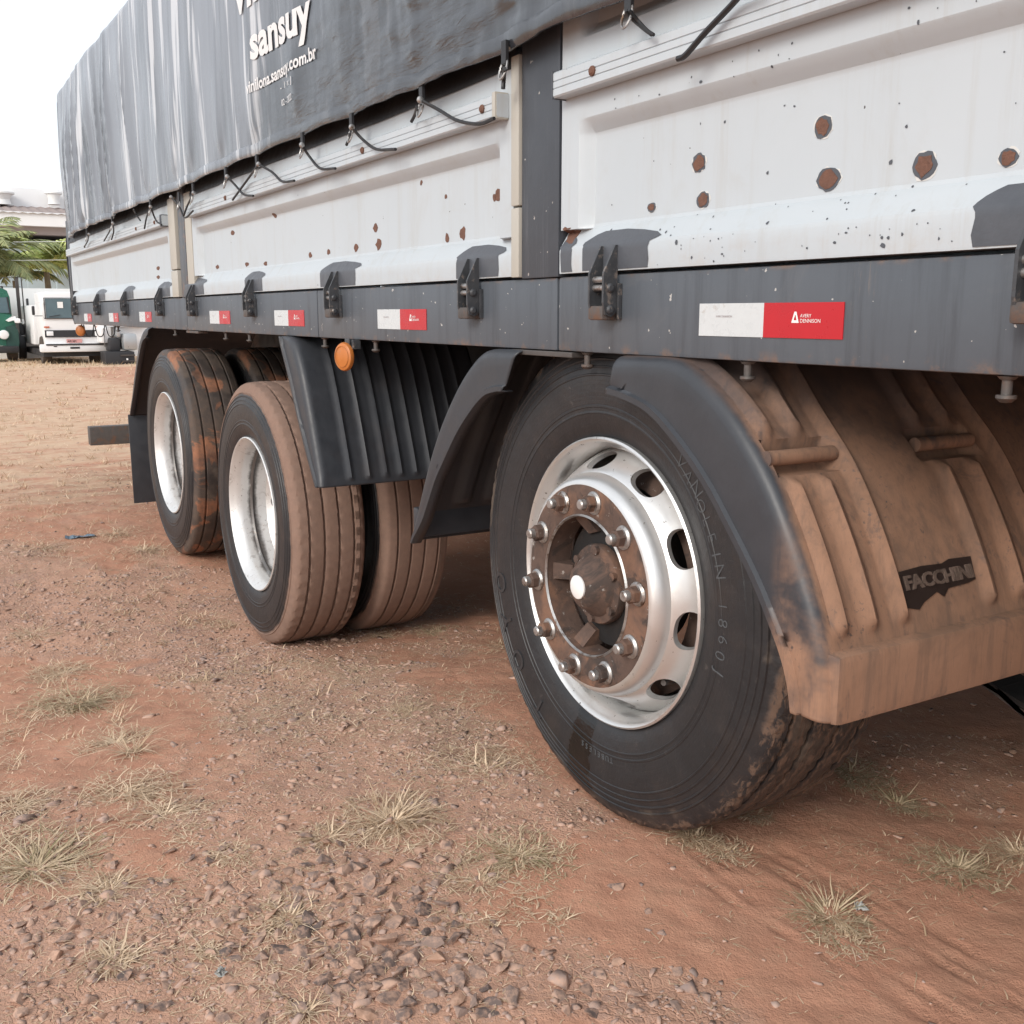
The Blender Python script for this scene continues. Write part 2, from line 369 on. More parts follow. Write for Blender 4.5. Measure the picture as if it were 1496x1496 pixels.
# ------------------------------------------------------------------ ground height
GX = np.array([-80, -34, -20, -12, -8.5, -7.0, -5.8, -5.18, -4.5, -3.9, -3.3, -2.5, -1.9, -1.4, 0, 10.])
GZ = np.array([-.45, -.45, -.30, -.20, -.15, -.125, -.125, -.133, -.185, -.217, -.165, -.05, -.004, 0, 0, 0.])
def gbase(x):
    x = np.asarray(x, float); i = np.clip(np.searchsorted(GX, x)-1, 0, len(GX)-2)
    t = np.clip((x-GX[i])/(GX[i+1]-GX[i]), 0, 1); m = np.gradient(GZ, GX); h = GX[i+1]-GX[i]
    return (2*t**3-3*t**2+1)*GZ[i]+(t**3-2*t**2+t)*h*m[i]+(-2*t**3+3*t**2)*GZ[i+1]+(t**3-t**2)*h*m[i+1]
_ra = onZ(985, 1240, 0); _rb = onZ(1250, 1400, 0)
RUTD = (_rb-_ra).normalized(); RUTN = Vector((-RUTD.y, RUTD.x, 0))
def gproj(x, y):
    x = np.asarray(x, float); y = np.asarray(y, float); z = gbase(x)-CAMZ
    d = x*_f[0]+y*_f[1]+z*_f[2]; d = np.where(np.abs(d) < .05, .05, d)
    u = 748+FPX*(x*_r[0]+y*_r[1])/d; v = 748-FPX*(x*_u[0]+y*_u[1]+z*_u[2])/d
    return np.where(d > 0, u, -9999), np.where(d > 0, v, 9999)
def blob(cx, cy, rx, ry, a=0.):
    # gravel zones: ellipses lying on the ground, given by where their centre is seen
    return (cx, cy, rx, ry, a)
ZG = [(80, 880, 330, 75, .06, 1.), (330, 955, 330, 70, .25, 1.), (560, 1090, 330, 110, .42, .95), (480, 1230, 280, 120, .2, .7), (240, 1420, 420, 150, .0, 1.), (560, 1400, 260, 130, .2, 1.1),
      (940, 1450, 220, 70, .25, .8), (1400, 1120, 160, 50, .2, .5), (150, 720, 260, 40, 0, .45), (60, 1260, 140, 110, 0, .55), (480, 880, 240, 60, .15, .6)]
def gravel(x, y):
    u, v = gproj(x, y); u = u+(fbm(x*5, y*5, 3, 5)-.5)*190; v = v+(fbm(x*5, y*5, 3, 9)-.5)*120; m = np.zeros_like(u)
    for cx, cy, rx, ry, a, k in ZG:
        dx = (u-cx)*math.cos(a)+(v-cy)*math.sin(a); dy = -(u-cx)*math.sin(a)+(v-cy)*math.cos(a)
        m = np.maximum(m, k*sstep(1.25, .72, np.sqrt((dx/rx)**2+(dy/ry)**2)))
    m = np.where(u < -60, .5*fbm(x*2, y*2, 3, 3)+.2, m)
    return m
def gh(x, y):
    x = np.asarray(x, float); y = np.asarray(y, float)
    z = gbase(x)+(fbm(x*1.1, y*1.1, 3, 1)-.5)*.035+(fbm(x*5, y*5, 4, 2)-.5)*.022+(fbm(x*24, y*24, 3, 3)-.5)*.007
    z = z+(fbm(x*75, y*75, 2, 4)-.5)*.003
    d = (x-_ra.x)*RUTN.x+(y-_ra.y)*RUTN.y; l = (x-_ra.x)*RUTD.x+(y-_ra.y)*RUTD.y
    w_ = sstep(-.05, .08, l)*sstep(1.0, .6, l)*sstep(.24, .14, np.abs(d-.05))
    dd = d+(fbm(x*5, y*5, 2, 6)-.5)*.012
    for k_, (o_, dp) in enumerate(((-.075, .003), (-.040, .005), (-.018, .004), (.008, .006), (.030, .004), (.062, .003), (.10, .005), (.135, .003), (.17, .004))):
        pres = sstep(.35, .55, fbm(l*4+k_*7.7, l*0+k_, 2, 66)); z = z-w_*pres*dp*1.5*np.exp(-((dd-o_)/.0035)**2)+w_*pres*dp*.6*np.exp(-((dd-o_-.008)/.0045)**2)
    for wx, wy0, wy1, wz in WCON:
        near = np.exp(-((x-wx)/.13)**2)*sstep(wy0-.10, wy0+.02, y)*sstep(wy1+.10, wy1-.02, y); z = z*(1-near)+near*(wz-.004)
    return z
WCON = [(-1.65, 1.19, 1.49, 0.), (-3.856, 1.11, 1.72, -.220), (-5.18, 1.10, 1.70, -.134)]

def m_ground():
    k = NT('red_soil'); p = k.pos(); at = k.n('Attribute'); at.attribute_name = 'gravel'; g = at.outputs['Fac']
    a2 = k.n('Attribute'); a2.attribute_name = 'straw'; sf = a2.outputs['Fac']
    n1 = k.noise(2.2, 6, .6, p); n2 = k.noise(14, 6, .65, p); n3 = k.noise(90, 4, .6, p)
    red = k.mix(n1, (.41, .190, .118), (.55, .295, .198)); red = k.mix(k.ramp(n2, .35, .7), red, (.49, .265, .175))
    red = k.mix(k.ramp(n3, .55, .75, 0, .5), red, (.38, .20, .13))
    vc = k.vor(46, p, 'F1', 'Color'); vr = k.sep(vc)[0]
    gr = k.mix(vr, (.20, .135, .118), (.47, .31, .245)); gr = k.mix(k.ramp(k.noise(3, 4, .6, p), .45, .65), gr, (.56, .345, .245))
    gm = k.ramp(k.math('ADD', g, k.math('MULTIPLY', k.math('SUBTRACT', n2, .5), .7)), .18, .85)
    wp = k.n('VectorMath'); wp.operation = 'MULTIPLY_ADD'; k.set(wp.inputs[0], k.noise(28, 3, .6, p, 0, 1)); wp.inputs[1].default_value = (.03, .03, .03); k.set(wp.inputs[2], p); ed = k.vor(58, wp.outputs[0], 'DISTANCE_TO_EDGE', 'Distance'); edm = k.ramp(ed, .0, .16)
    gr2 = k.mix(k.math('MULTIPLY', k.ramp(k.noise(6, 4, .6, p), .35, .7, .15, .9), edm), (.50, .29, .20), gr)
    c = k.mix(gm, red, gr2)
    strawc = k.mix(n3, (.50, .35, .23), (.72, .56, .39))
    sm = k.ramp(k.math('ADD', sf, k.math('MULTIPLY', k.math('SUBTRACT', k.noise(5, 6, .7, k.pos((1, .45, 1)), .5), .5), 1.1)), .45, .75)
    c = k.mix(k.math('MULTIPLY', sm, .75), c, strawc)
    h = k.math('ADD', k.math('ADD', k.math('MULTIPLY', k.math('MULTIPLY', edm, gm), k.ramp(k.noise(4, 3, .6, p), .4, .7, .05, .35)), k.math('MULTIPLY', k.noise(32, 5, .7, p), .55)), k.math('ADD', k.math('MULTIPLY', n2, .5), k.math('ADD', k.math('MULTIPLY', n3, .45), k.math('MULTIPLY', k.noise(260, 3, .7, p), .40))))
    return k.fin(c, .93, 0, k.bump(h, .75, .008), .25)

def axisarr(segs):
    out = [segs[0][0]]
    for a, b, n, gexp in segs:
        t = np.linspace(0, 1, n+1)[1:]
        t = t**gexp if gexp > 0 else 1-(1-t)**(-gexp)
        out += list(a+(b-a)*t)
    return np.array(out)
xs = axisarr([(-110, -9, 90, -2.4), (-9, -4.6, 170, -1.3), (-4.6, -.6, 360, 1), (-.6, 12, 60, 2.2)])
ys = axisarr([(-30, -.2, 50, -2.4), (-.2, 2.7, 260, 1), (2.7, 70, 110, 2.4)])
X, Y = np.meshgrid(xs, ys, indexing='ij'); Z = gh(X, Y)
nx, ny = X.shape
gv = np.stack([X, Y, Z], -1).reshape(-1, 3)
ii = (np.arange(nx-1)[:, None]*ny+np.arange(ny-1)[None, :]).reshape(-1)
gf = np.stack([ii, ii+ny, ii+ny+1, ii+1], 1)
me = bpy.data.meshes.new('ground'); me.vertices.add(len(gv)); me.vertices.foreach_set('co', gv.ravel())
me.loops.add(gf.size); me.loops.foreach_set('vertex_index', gf.ravel().astype(np.int32))
me.polygons.add(len(gf)); me.polygons.foreach_set('loop_start', np.arange(0, gf.size, 4, dtype=np.int32))
me.update(calc_edges=True); me.polygons.foreach_set('use_smooth', np.ones(len(gf), bool))
ga = gravel(X, Y)
a = me.attributes.new('gravel', 'FLOAT', 'POINT'); a.data.foreach_set('value', ga.ravel().astype(np.float32))
UU, VV = gproj(X, Y)
stw = np.clip(sstep(-3.2, -8., X)*sstep(4.5, 1.6, Y+.12*X*0)*.62+sstep(-9, -18, X)*.5, 0, .68)
stw = np.maximum(stw, .9*sstep(-29.5, -31.5, X))
a = me.attributes.new('straw', 'FLOAT', 'POINT'); a.data.foreach_set('value', stw.ravel().astype(np.float32))
me.materials.append(m_ground()); ground = bpy.data.objects.new('ground', me); COL.objects.link(ground)
ground['kind'] = 'structure'

# ================================================================== THE TRUCK
truck = empty('cargo_truck', (-4.0, 2.4, 0), None,
              'large grey and white dropside cargo truck seen along its dusty wheels', 'truck')
YB = 1.15
# --- side rail of the deck, in welded lengths
SEG = [(-8.22, -4.82), (-4.815, -3.135), (-3.13, -1.76), (-1.755, 1.6)]
for a, b in SEG:
    G().box(a, b, YB, YB+.03, .972, 1.117, .006).go('side_rail', M['beam'], truck, True)
G().box(-8.22, 1.6, YB+.035, 3.6, 1.100, 1.112).go('deck_floor', M['dark'], truck)
G().box(-8.22, 1.6, 3.62, 3.65, .972, 1.117, .006).go('side_rail', M['beam'], truck, True)
G().box(-8.26, -8.225, YB, 3.65, .972, 1.117, .006).go('end_rail', M['beam'], truck, True)
for y0 in (1.98, 2.74):
    G().box(-8.2, 1.6, y0, y0+.08, .80, 1.06, .006).go('chassis_rail', M['dark'], truck)
for x0 in (-7.6, -6.9, -4.55, -2.75, .3, 1.0):
    G().box(x0, x0+.06, YB+.04, 3.6, 1.03, 1.098).go('cross_member', M['dark'], truck)
# weld seams and small welded plates under the rail
G().box(-1.93, -1.70, 1.146, 1.20, .960, .9705, .002).go('wear_plate', M['weather'], truck)
G().box(-4.83, -4.62, 1.146, 1.19, .960, .9705, .002).go('wear_plate', M['weather'], truck)

# --- dropside panels
PROF = [(1.144, 1.123), (1.1435, 1.130), (1.1435, 1.166), (1.1455, 1.173), (1.149, 1.178), (1.166, 1.204), (1.170, 1.208), (1.1725, 1.214), (1.173, 1.25), (1.173, 1.31), (1.173, 1.372),
        (1.172, 1.378), (1.168, 1.382), (1.150, 1.401), (1.1485, 1.404), (1.1485, 1.43), (1.1485, 1.50), (1.1485, 1.545), (1.152, 1.550), (1.170, 1.566), (1.174, 1.572), (1.174, 1.66)]
def prof_y(z): return np.interp(z, [q[1] for q in PROF], [q[0] for q in PROF])
def panel_surf(x, z, x0, x1):
    e = sstep(.055, .085, x-x0)*sstep(.055, .085, x1-x)
    e = np.where(z < 1.205, 1., e)
    b = prof_y(z); flat = 1.1465
    return flat*(1-e)+b*e+(fbm(x*1.7, z*4, 2, 21)-.5)*.003
def panel(x0, x1, name='side_panel', ztop=1.545):
    xa = sorted(set([x0, x1]+[x0+d for d in (.02, .05, .058, .065, .072, .08, .09, .11)]+[x1-d for d in (.02, .05, .058, .065, .072, .08, .09, .11)]+list(np.arange(x0+.15, x1-.12, .08))))
    za = [1.123, 1.130, 1.15, 1.166, 1.170, 1.173, 1.178, 1.186, 1.196, 1.2045, 1.2055, 1.208, 1.211, 1.214, 1.25, 1.29, 1.33, 1.36, 1.372, 1.376, 1.379, 1.382, 1.39, 1.401, 1.404, 1.43, 1.47, 1.51, 1.545]
    if ztop > 1.56: za += [1.550, 1.556, 1.562, 1.566, 1.572, 1.60, 1.64, 1.66]
    V = [(x, float(panel_surf(np.array(x), np.array(z), x0, x1)), z) for x in xa for z in za]
    F = gridf(len(xa), len(za)); nz = len(za)
    # turned edges
    b = len(V); V += [(x, 1.20, za[0]) for x in xa]+[(x, 1.20, za[-1]) for x in xa]
    for i in range(len(xa)-1):
        F.append((i*nz, (i+1)*nz, b+i+1, b+i)); F.append((i*nz+nz-1, b+len(xa)+i, b+len(xa)+i+1, (i+1)*nz+nz-1))
    b = len(V); V += [(x0, 1.20, z) for z in za]+[(x1, 1.20, z) for z in za]; L = (len(xa)-1)*nz
    for j in range(nz-1):
        F.append((j, j+1, b+j+1, b+j)); F.append((L+j, b+nz+j, b+nz+j+1, L+j+1))
    return mk(name, V, F, M['white'], truck, True, None, 17)
PAN = [(-1.742, 1.55), (-4.62, -1.925), (-8.14, -5.03)]
pans = [panel(*PAN[0], ztop=1.66), panel(*PAN[1]), panel(*PAN[2])]
# --- rub rails bolted along the panels, with two fine grooves
def rubrail(x0, x1, par):
    y0, y1 = 1.116, 1.1455; z0, z1 = 1.446, 1.492
    pr = [(y1, z0), (y0+.003, z0), (y0, z0+.003)]
    for g in (z0+.016, z0+.029): pr += [(y0, g-.0012), (y0+.002, g), (y0, g+.0012)]
    pr += [(y0, z1-.003), (y0+.003, z1), (y1, z1)]
    o = G().prism(pr, x0, x1, 0).go('rub_rail', M['white'], par, False)
    return o
def rivet(x, z, par, y=1.116, r_=.009):
    G().lathe([(r_, 0), (r_, -.003), (r_*.6, -.006), (0, -.0065)], (x, y, z), 10).go('rivet', M['rawrust'], par, True)
rr = [rubrail(-1.728, 1.5, pans[0]), rubrail(-4.60, -1.942, pans[1]), rubrail(-8.12, -5.05, pans[2])]
G().box(-1.7295, -1.7275, 1.114, 1.146, 1.444, 1.494).go('rail_end_cap', M['patch'], pans[0])
G().box(-1.957, -1.9425, 1.112, 1.146, 1.442, 1.496, .004).go('rail_end_cap', M['cream'], pans[1], True)
G().box(-5.08, -5.052, 1.112, 1.146, 1.442, 1.496, .004).go('rail_end_cap', M['patch'], pans[2], True)
for px, py in ((866, 101), (705, 157), (530, 217)):
    q = onY(px, py, 1.116); rivet(q.x, 1.470, pans[0] if q.x > -1.8 else pans[1])
for px in (325, 218, 190, 112): q = onY(px, 200, 1.116); rivet(q.x, 1.470, pans[1] if q.x > -4.7 else pans[2])
# --- posts
def post(x0, x1, mat, y0=1.144):
    return G().box(x0, x1, y0, 1.24, 1.1175, 1.70, .003).go('stake_post', mat, truck, True)
post(-1.888, -1.748, M['post'])
G().box(-1.9215, -1.890, 1.138, 1.20, 1.1205, 1.262, .003).go('post_edge_strip', M['cream'], truck, True)
G().box(-1.9215, -1.890, 1.138, 1.20, 1.266, 1.56, .003).go('post_edge_strip', M['cream'], truck, True)
post(-4.86, -4.745, M['beam'])
G().box(-5.022, -4.90, 1.138, 1.20, 1.1205, 1.24, .004).go('post_edge_strip', M['cream'], truck, True)
G().box(-5.022, -4.90, 1.138, 1.20, 1.245, 1.56, .004).go('post_edge_strip', M['cream'], truck, True)
G().box(-4.738, -4.628, 1.1445, 1.20, 1.1205, 1.56, .004).go('post_edge_strip', M['cream'], truck, True)
post(-8.24, -8.155, M['post'])
# far side boards so that the load body is closed
G().box(-8.24, 1.6, 3.60, 3.63, 1.12, 1.62).go('side_panel', M['white'], truck)
G().box(-8.235, -8.205, 1.25, 3.58, 1.12, 1.62).go('tail_panel', M['white'], truck)

# --- rust craters, paint chips, grey touch-up patches: thin shapes that follow the sheet
def irr(cx, cz, rx, rz, n=16, j=.18, s=0):
    rs = np.random.RandomState(int(abs(cx*9173+cz*1777)*10) % 100000+s); out = []
    for i in range(n):
        t = 2*math.pi*i/n; k_ = 1+rs.uniform(-j, j); out.append((cx+rx*k_*math.cos(t), cz+rz*k_*math.sin(t)))
    return out
def decal(name, poly, mat, par, off=.0006, x0=-99, x1=99, flat=None):
    cx = sum(p[0] for p in poly)/len(poly); cz = sum(p[1] for p in poly)/len(poly); V = []; F = []; n = len(poly); K = 5
    for k_ in range(K+1):
        for (x, z) in poly:
            X_ = cx+(x-cx)*k_/K; Z_ = cz+(z-cz)*k_/K
            y = flat if flat is not None else float(panel_surf(np.array(X_), np.array(Z_), x0, x1))
            V.append((X_, y-off, Z_))
    for k_ in range(K):
        for i in range(n):
            j = (i+1) % n; F.append((k_*n+i, (k_+1)*n+i, (k_+1)*n+j, k_*n+j))
    V2 = [(a, b+off*.9, c) for a, b, c in V[-n:]]; b = len(V); V += V2
    for i in range(n): F.append((K*n+i, b+i, b+(i+1) % n, K*n+(i+1) % n))
    return mk(name, V, F, mat, par, False)
CR = [(1202, 185, 13, 17), (1021, 238, 10, 14), (1027, 292, 9, 12), (952, 303, 6, 7), (1210, 262, 17, 17), (1351, 242, 18, 21), (1473, 230, 14, 14)]
for px, py, a, b in CR:
    q = onY(px, py, 1.172); ex = onY(px+a, py, 1.172).x-q.x; ez = q.z-onY(px, py+b, 1.172).z
    decal('paint_edge', irr(q.x, q.z, ex*1.06, ez*1.04, 18, .16, 3), M['chipw'], pans[0], .0006, *PAN[0])
    decal('rust_ring', irr(q.x, q.z, ex, ez, 18, .10, 1), M['patch'], pans[0], .0012, *PAN[0])
    decal('rust_spot', irr(q.x, q.z, ex*.72, ez*.76, 14, .22, 2), M['rawrust'], pans[0], .0019, *PAN[0])
for px, py, a in ((548, 333, 4), (520, 362, 4), (480, 368, 3), (453, 373, 3), (553, 357, 5), (653, 348, 4), (676, 341, 5), (615, 267, 2), (651, 287, 2), (388, 385, 3), (361, 386, 3), (318, 390, 3), (402, 315, 3), (340, 340, 3), (728, 285, 5), (735, 311, 4), (231, 392, 3), (231, 405, 3), (722, 288, 3)):
    q = onY(px, py, 1.172); P_ = pans[1] if q.x > -4.7 else pans[2]; r0 = PAN[1] if q.x > -4.7 else PAN[2]
    ex = (onY(px+a, py, 1.172).x-q.x)*.8; decal('rust_spot', irr(q.x, q.z, ex, .0085*a/3, 10, .25), M['rawrust'], P_, .001, *r0)
g = G()   # small dark chips along the lower edge and the ledge
rs = np.random.RandomState(5)
for i in range(125):
    x = rs.uniform(-1.66, -.6) if i < 120 else rs.uniform(-4.4, -2.0); z = rs.choice([rs.uniform(1.128, 1.172), rs.uniform(1.176, 1.21), rs.uniform(1.40, 1.43), rs.uniform(1.23, 1.36)], p=[.5, .2, .2, .1])
    x0, x1 = (PAN[0] if x > -1.75 else PAN[1]); s_ = .0009+rs.exponential(.0009); pl = irr(x, z, s_*rs.uniform(.6, 1.5), s_, 6, .35, i)
    V = [(a, float(panel_surf(np.array(a), np.array(b), x0, x1))-.0007, b) for a, b in pl]; g.add(V, [tuple(range(6))])
tag(g.go('paint_chips', M['patch'], truck, fix=False), None, kind='stuff')
def touchup(px0, px1, pytop, x0, x1, par, tall=True):
    a = onY(px0, 380, 1.145).x; b = onY(px1, 380, 1.145).x; n = 14; m = (a+b)/2
    rs = np.random.RandomState(int(abs(a)*1000)); z0, z1 = 1.1255, 1.172
    poly = [(a+(b-a)*t, z0) for t in np.linspace(0, 1, 4)]+[(b+rs.uniform(-.004, .004), z0+(z1-z0)*t) for t in (.3, .6, .9)]
    poly += [(b+(b-a)*.25, 1.193+rs.uniform(-.003, .003)), (b-(b-a)*.05, 1.197), (m, 1.199), (a+(b-a)*.25, 1.192), (a-(b-a)*.03, 1.178)]
    poly += [(a+rs.uniform(-.004, .004), z0+(z1-z0)*t) for t in (.9, .6, .3)]
    # follow the fold: rows in z
    V = []; F = []; zs = [z0, 1.14, 1.16, 1.167, 1.1705, 1.174, 1.179, 1.186, 1.192, 1.197]
    for j, z in enumerate(zs):
        if z <= 1.1705: l, r_ = a+rs.uniform(-.003, .003), b+rs.uniform(-.003, .003)
        else:
            t = (z-1.1705)/(1.197-1.1705); l = a+(b-a)*(.26*t*t)-.003+rs.uniform(-.002, .002); r_ = b+(b-a)*(.22*math.sin(t*2.9)-.45*t*t)+rs.uniform(-.004, .004)
        nn = 12
        for i in range(nn):
            x = l+(r_-l)*i/(nn-1); V.append((x, float(panel_surf(np.array(x), np.array(z), x0, x1))-.0011, z))
    F = gridf(len(zs), 12); mk('paint_patch', V, F, M['patch'], par, True, None, 40)
touchup(852, 948, 345, *PAN[0], pans[0]); touchup(1418, 1570, 300, *PAN[0], pans[0]); touchup(820, 836, 355, *PAN[0], pans[0])
touchup(668, 730, 370, *PAN[1], pans[1]); touchup(468, 519, 395, *PAN[1], pans[1]); touchup(357, 382, 405, *PAN[1], pans[1]); touchup(268, 296, 405, *PAN[1], pans[1])
touchup(229, 246, 425, *PAN[2], pans[2]); touchup(178, 192, 425, *PAN[2], pans[2]); touchup(137, 150, 425, *PAN[2], pans[2])
decal('rust_spot', irr(-1.722, 1.195, .020, .016, 14, .4), M['rawrust'], pans[0], .0012, *PAN[0])

# --- drop-side latches
def latch(x):
    L = empty('side_latch', (x, 1.13, 1.09), truck)
    for dx in (-.038, .006):
        pr = [(1.137, 1.168), (1.112, 1.118), (1.112, 1.065), (1.117, 1.044), (1.130, 1.040), (1.142, 1.048), (1.1425, 1.168)]
        G().prism(pr, x+dx, x+dx+.005 if dx < 0 else x+dx+.0055, 0).go('latch_plate', M['hinge'], L)
    for z_, r_ in ((1.107, .006), (1.092, .006)):
        G().cyl((x-.014, 1.124, z_), r_, .044, 0, 12).go('latch_pin', M['steel'], L, True)
    G().box(x-.041, x+.0055, 1.114, 1.149, 1.034, 1.060, .005).go('latch_block', M['weather'], L, True)
    for z_ in (1.053, 1.092):
        G().lathe([(.0085, 0), (.0085, .003), (.005, .006), (0, .0062)], (x+.0115, 1.126, z_), 12, 0).go('latch_bolt', M['hinge'], L, True)
    G().box(x+.0125, x+.018, 1.141, 1.149, 1.036, 1.10, .001).go('latch_back_plate', M['hinge'], L)
    return L
l0 = latch(-1.560)
for x in (-.708, -2.080, -2.935, -3.775, -4.63, -5.27, -6.16, -7.07, -8.02, .1, .9):
    c = tree(l0, truck); c.location = Vector((x, 1.13, 1.09))-wloc(truck)

# --- conspicuity strips
def strip(x0, x1, z0, z1):
    S = empty('reflective_strip', ((x0+x1)/2, 1.148, (z0+z1)/2), truck); xm = x0+(x1-x0)*.487; y = 1.1487
    G().box(x0, xm, y, 1.1497, z0, z1).go('white_half', M['whiteref'], S); G().box(xm, x1, y-.0003, 1.1497, z0, z1).go('red_half', M['redref'], S)
    H = z1-z0; cx = xm+(x1-xm)*.42; cz = z0+H*.56
    g = G(); b = H*.16; yy = y-.0009
    tri = [(cx-b*.9, cz-b*.8), (cx+b*.9, cz-b*.8), (cx+b*.25, cz+b*1.15), (cx-b*.25, cz+b*1.15)]
    inn = [(cx-b*.35, cz-b*.35), (cx+b*.35, cz-b*.35), (cx+b*.05, cz+b*.6), (cx-b*.05, cz+b*.6)]
    V = [(a, yy, c) for a, c in tri]+[(a, yy, c) for a, c in inn]; g.add(V, [(i, (i+1) % 4, 4+(i+1) % 4, 4+i) for i in range(4)])
    g.go('logo', M['print'], S, fix=False)
    def tx(s, size, x, z, mat, bold=0.):
        v, f = text_mesh(s, size, bold); mk('print', [(x+a, yy, z+b_) for a, b_, _ in v], f, mat, S)
    tx('AVERY', H*.14, cx+b*1.15, cz+b*.15, M['print']); tx('DENNISON', H*.15, cx+b*1.15, cz-b*.75, M['print'])
    tx('AVERY DENNISON', H*.085, x0+(xm-x0)*.28, cz+.001, M['printg'])
    return S
s0 = strip(-1.328, -1.023, 1.010, 1.062)
sc0 = Vector(WL[s0.name])
for a, b, zt in ((-2.658, -2.355, 1.057), (-3.562, -3.25, 1.031+.026), (-4.425, -4.11, 1.057), (-5.87, -5.56, 1.055), (-6.80, -6.46, 1.043+.006), (-7.77, -7.42, 1.045), (.0, .3, 1.06)):
    c = tree(s0, truck); c.location = Vector(((a+b)/2, 1.148, zt-.026))-wloc(truck)

# --- tie hooks (bolts) hanging under the rail
def hook(x):
    H = empty('rope_stud', (x, 1.165, .955), truck)
    G().lathe([(.0065, 0), (.0065, -.026)], (x, 1.165, .972), 12, 2).go('stud', M['steel'], H, True)
    G().lathe([(.012, -.024), (.0125, -.028), (.007, -.033), (0, -.034)], (x, 1.165, .972), 14, 2).go('stud_head', M['steel'], H, True)
    G().lathe([(.013, .0), (.009, -.004)], (x, 1.165, .971), 14, 2).go('weld', M['weather'], H, True)
    return H
h0 = hook(-1.672)
for _c in h0.children: _c.data.materials[0] = M['weather']
for x in (-1.226, -.776, -2.712, -3.112, -3.917, -4.242, -5.122, -6.6, .1):
    c = tree(h0, truck); c.location = Vector((x, 1.165, .955))-wloc(truck)

# --- wheels
def tyre_mesh(c, mat, W=.28, RT=.507, notch=0, n=220, sgn=1, grooves=(.22, .41, .59, .78), par=None):
    # y measured from outer sidewall plane (0) to inner (W)
    pr = [(.292, .030), (.296, .012), (.305, .004), (.33, -.004), (.345, -.007), (.3465, -.0085), (.349, -.0085), (.351, -.0075), (.357, -.0078), (.3585, -.0092), (.362, -.0092), (.3635, -.008), (.375, -.009), (.405, -.010), (.420, -.0090), (.4215, -.0104), (.424, -.0102), (.4255, -.0085), (.436, -.0065), (.4375, -.008), (.4395, -.0075), (.441, -.0055), (.450, -.003),
          (.4515, -.0045), (.454, -.0045), (.4555, -.002), (.464, .0005), (.4655, -.001), (.4675, -.001), (.469, .0025), (.478, .006), (.488, .010), (.496, .015), (.5015, .021), (.504, .028)]
    y = .036; W2 = W
    for g_ in grooves:
        gy = g_*W; pr += [(RT-.0012, gy-.006), (RT-.0022, gy-.0045), (RT-.012, gy-.003), (RT-.012, gy+.003), (RT-.0022, gy+.0045), (RT-.0012, gy+.006)]
        pr += [(RT, gy+.02)]
    pr += [(r_, W-h) for r_, h in reversed([q for q in pr[:36] if q[0] not in (.3465, .349, .4515, .454, .4655, .4675, .3585, .362, .4215, .424, .4375, .4395)])]
    m = len(pr); V = []; F = []
    for i in range(n):
        a = 2*math.pi*i/n; ca, sa = math.cos(a), math.sin(a)
        for r_, h in pr:
            if notch and r_ > .478:
                ph = (i+int(h*100)) % notch
                if h < .03 or h > W-.03:
                    if ph == 0: r_ -= .005
                elif ph == 0 and r_ > RT-.0025 and r_ < RT-.0005: r_ -= .0028
            V.append((c[0]+r_*ca, c[1]+h*sgn, c[2]+r_*sa))
    for i in range(n):
        j = (i+1) % n
        for q in range(m-1): F.append((i*m+q, i*m+q+1, j*m+q+1, j*m+q))
    return mk('tyre', V, F, mat, par, True, c, 28)
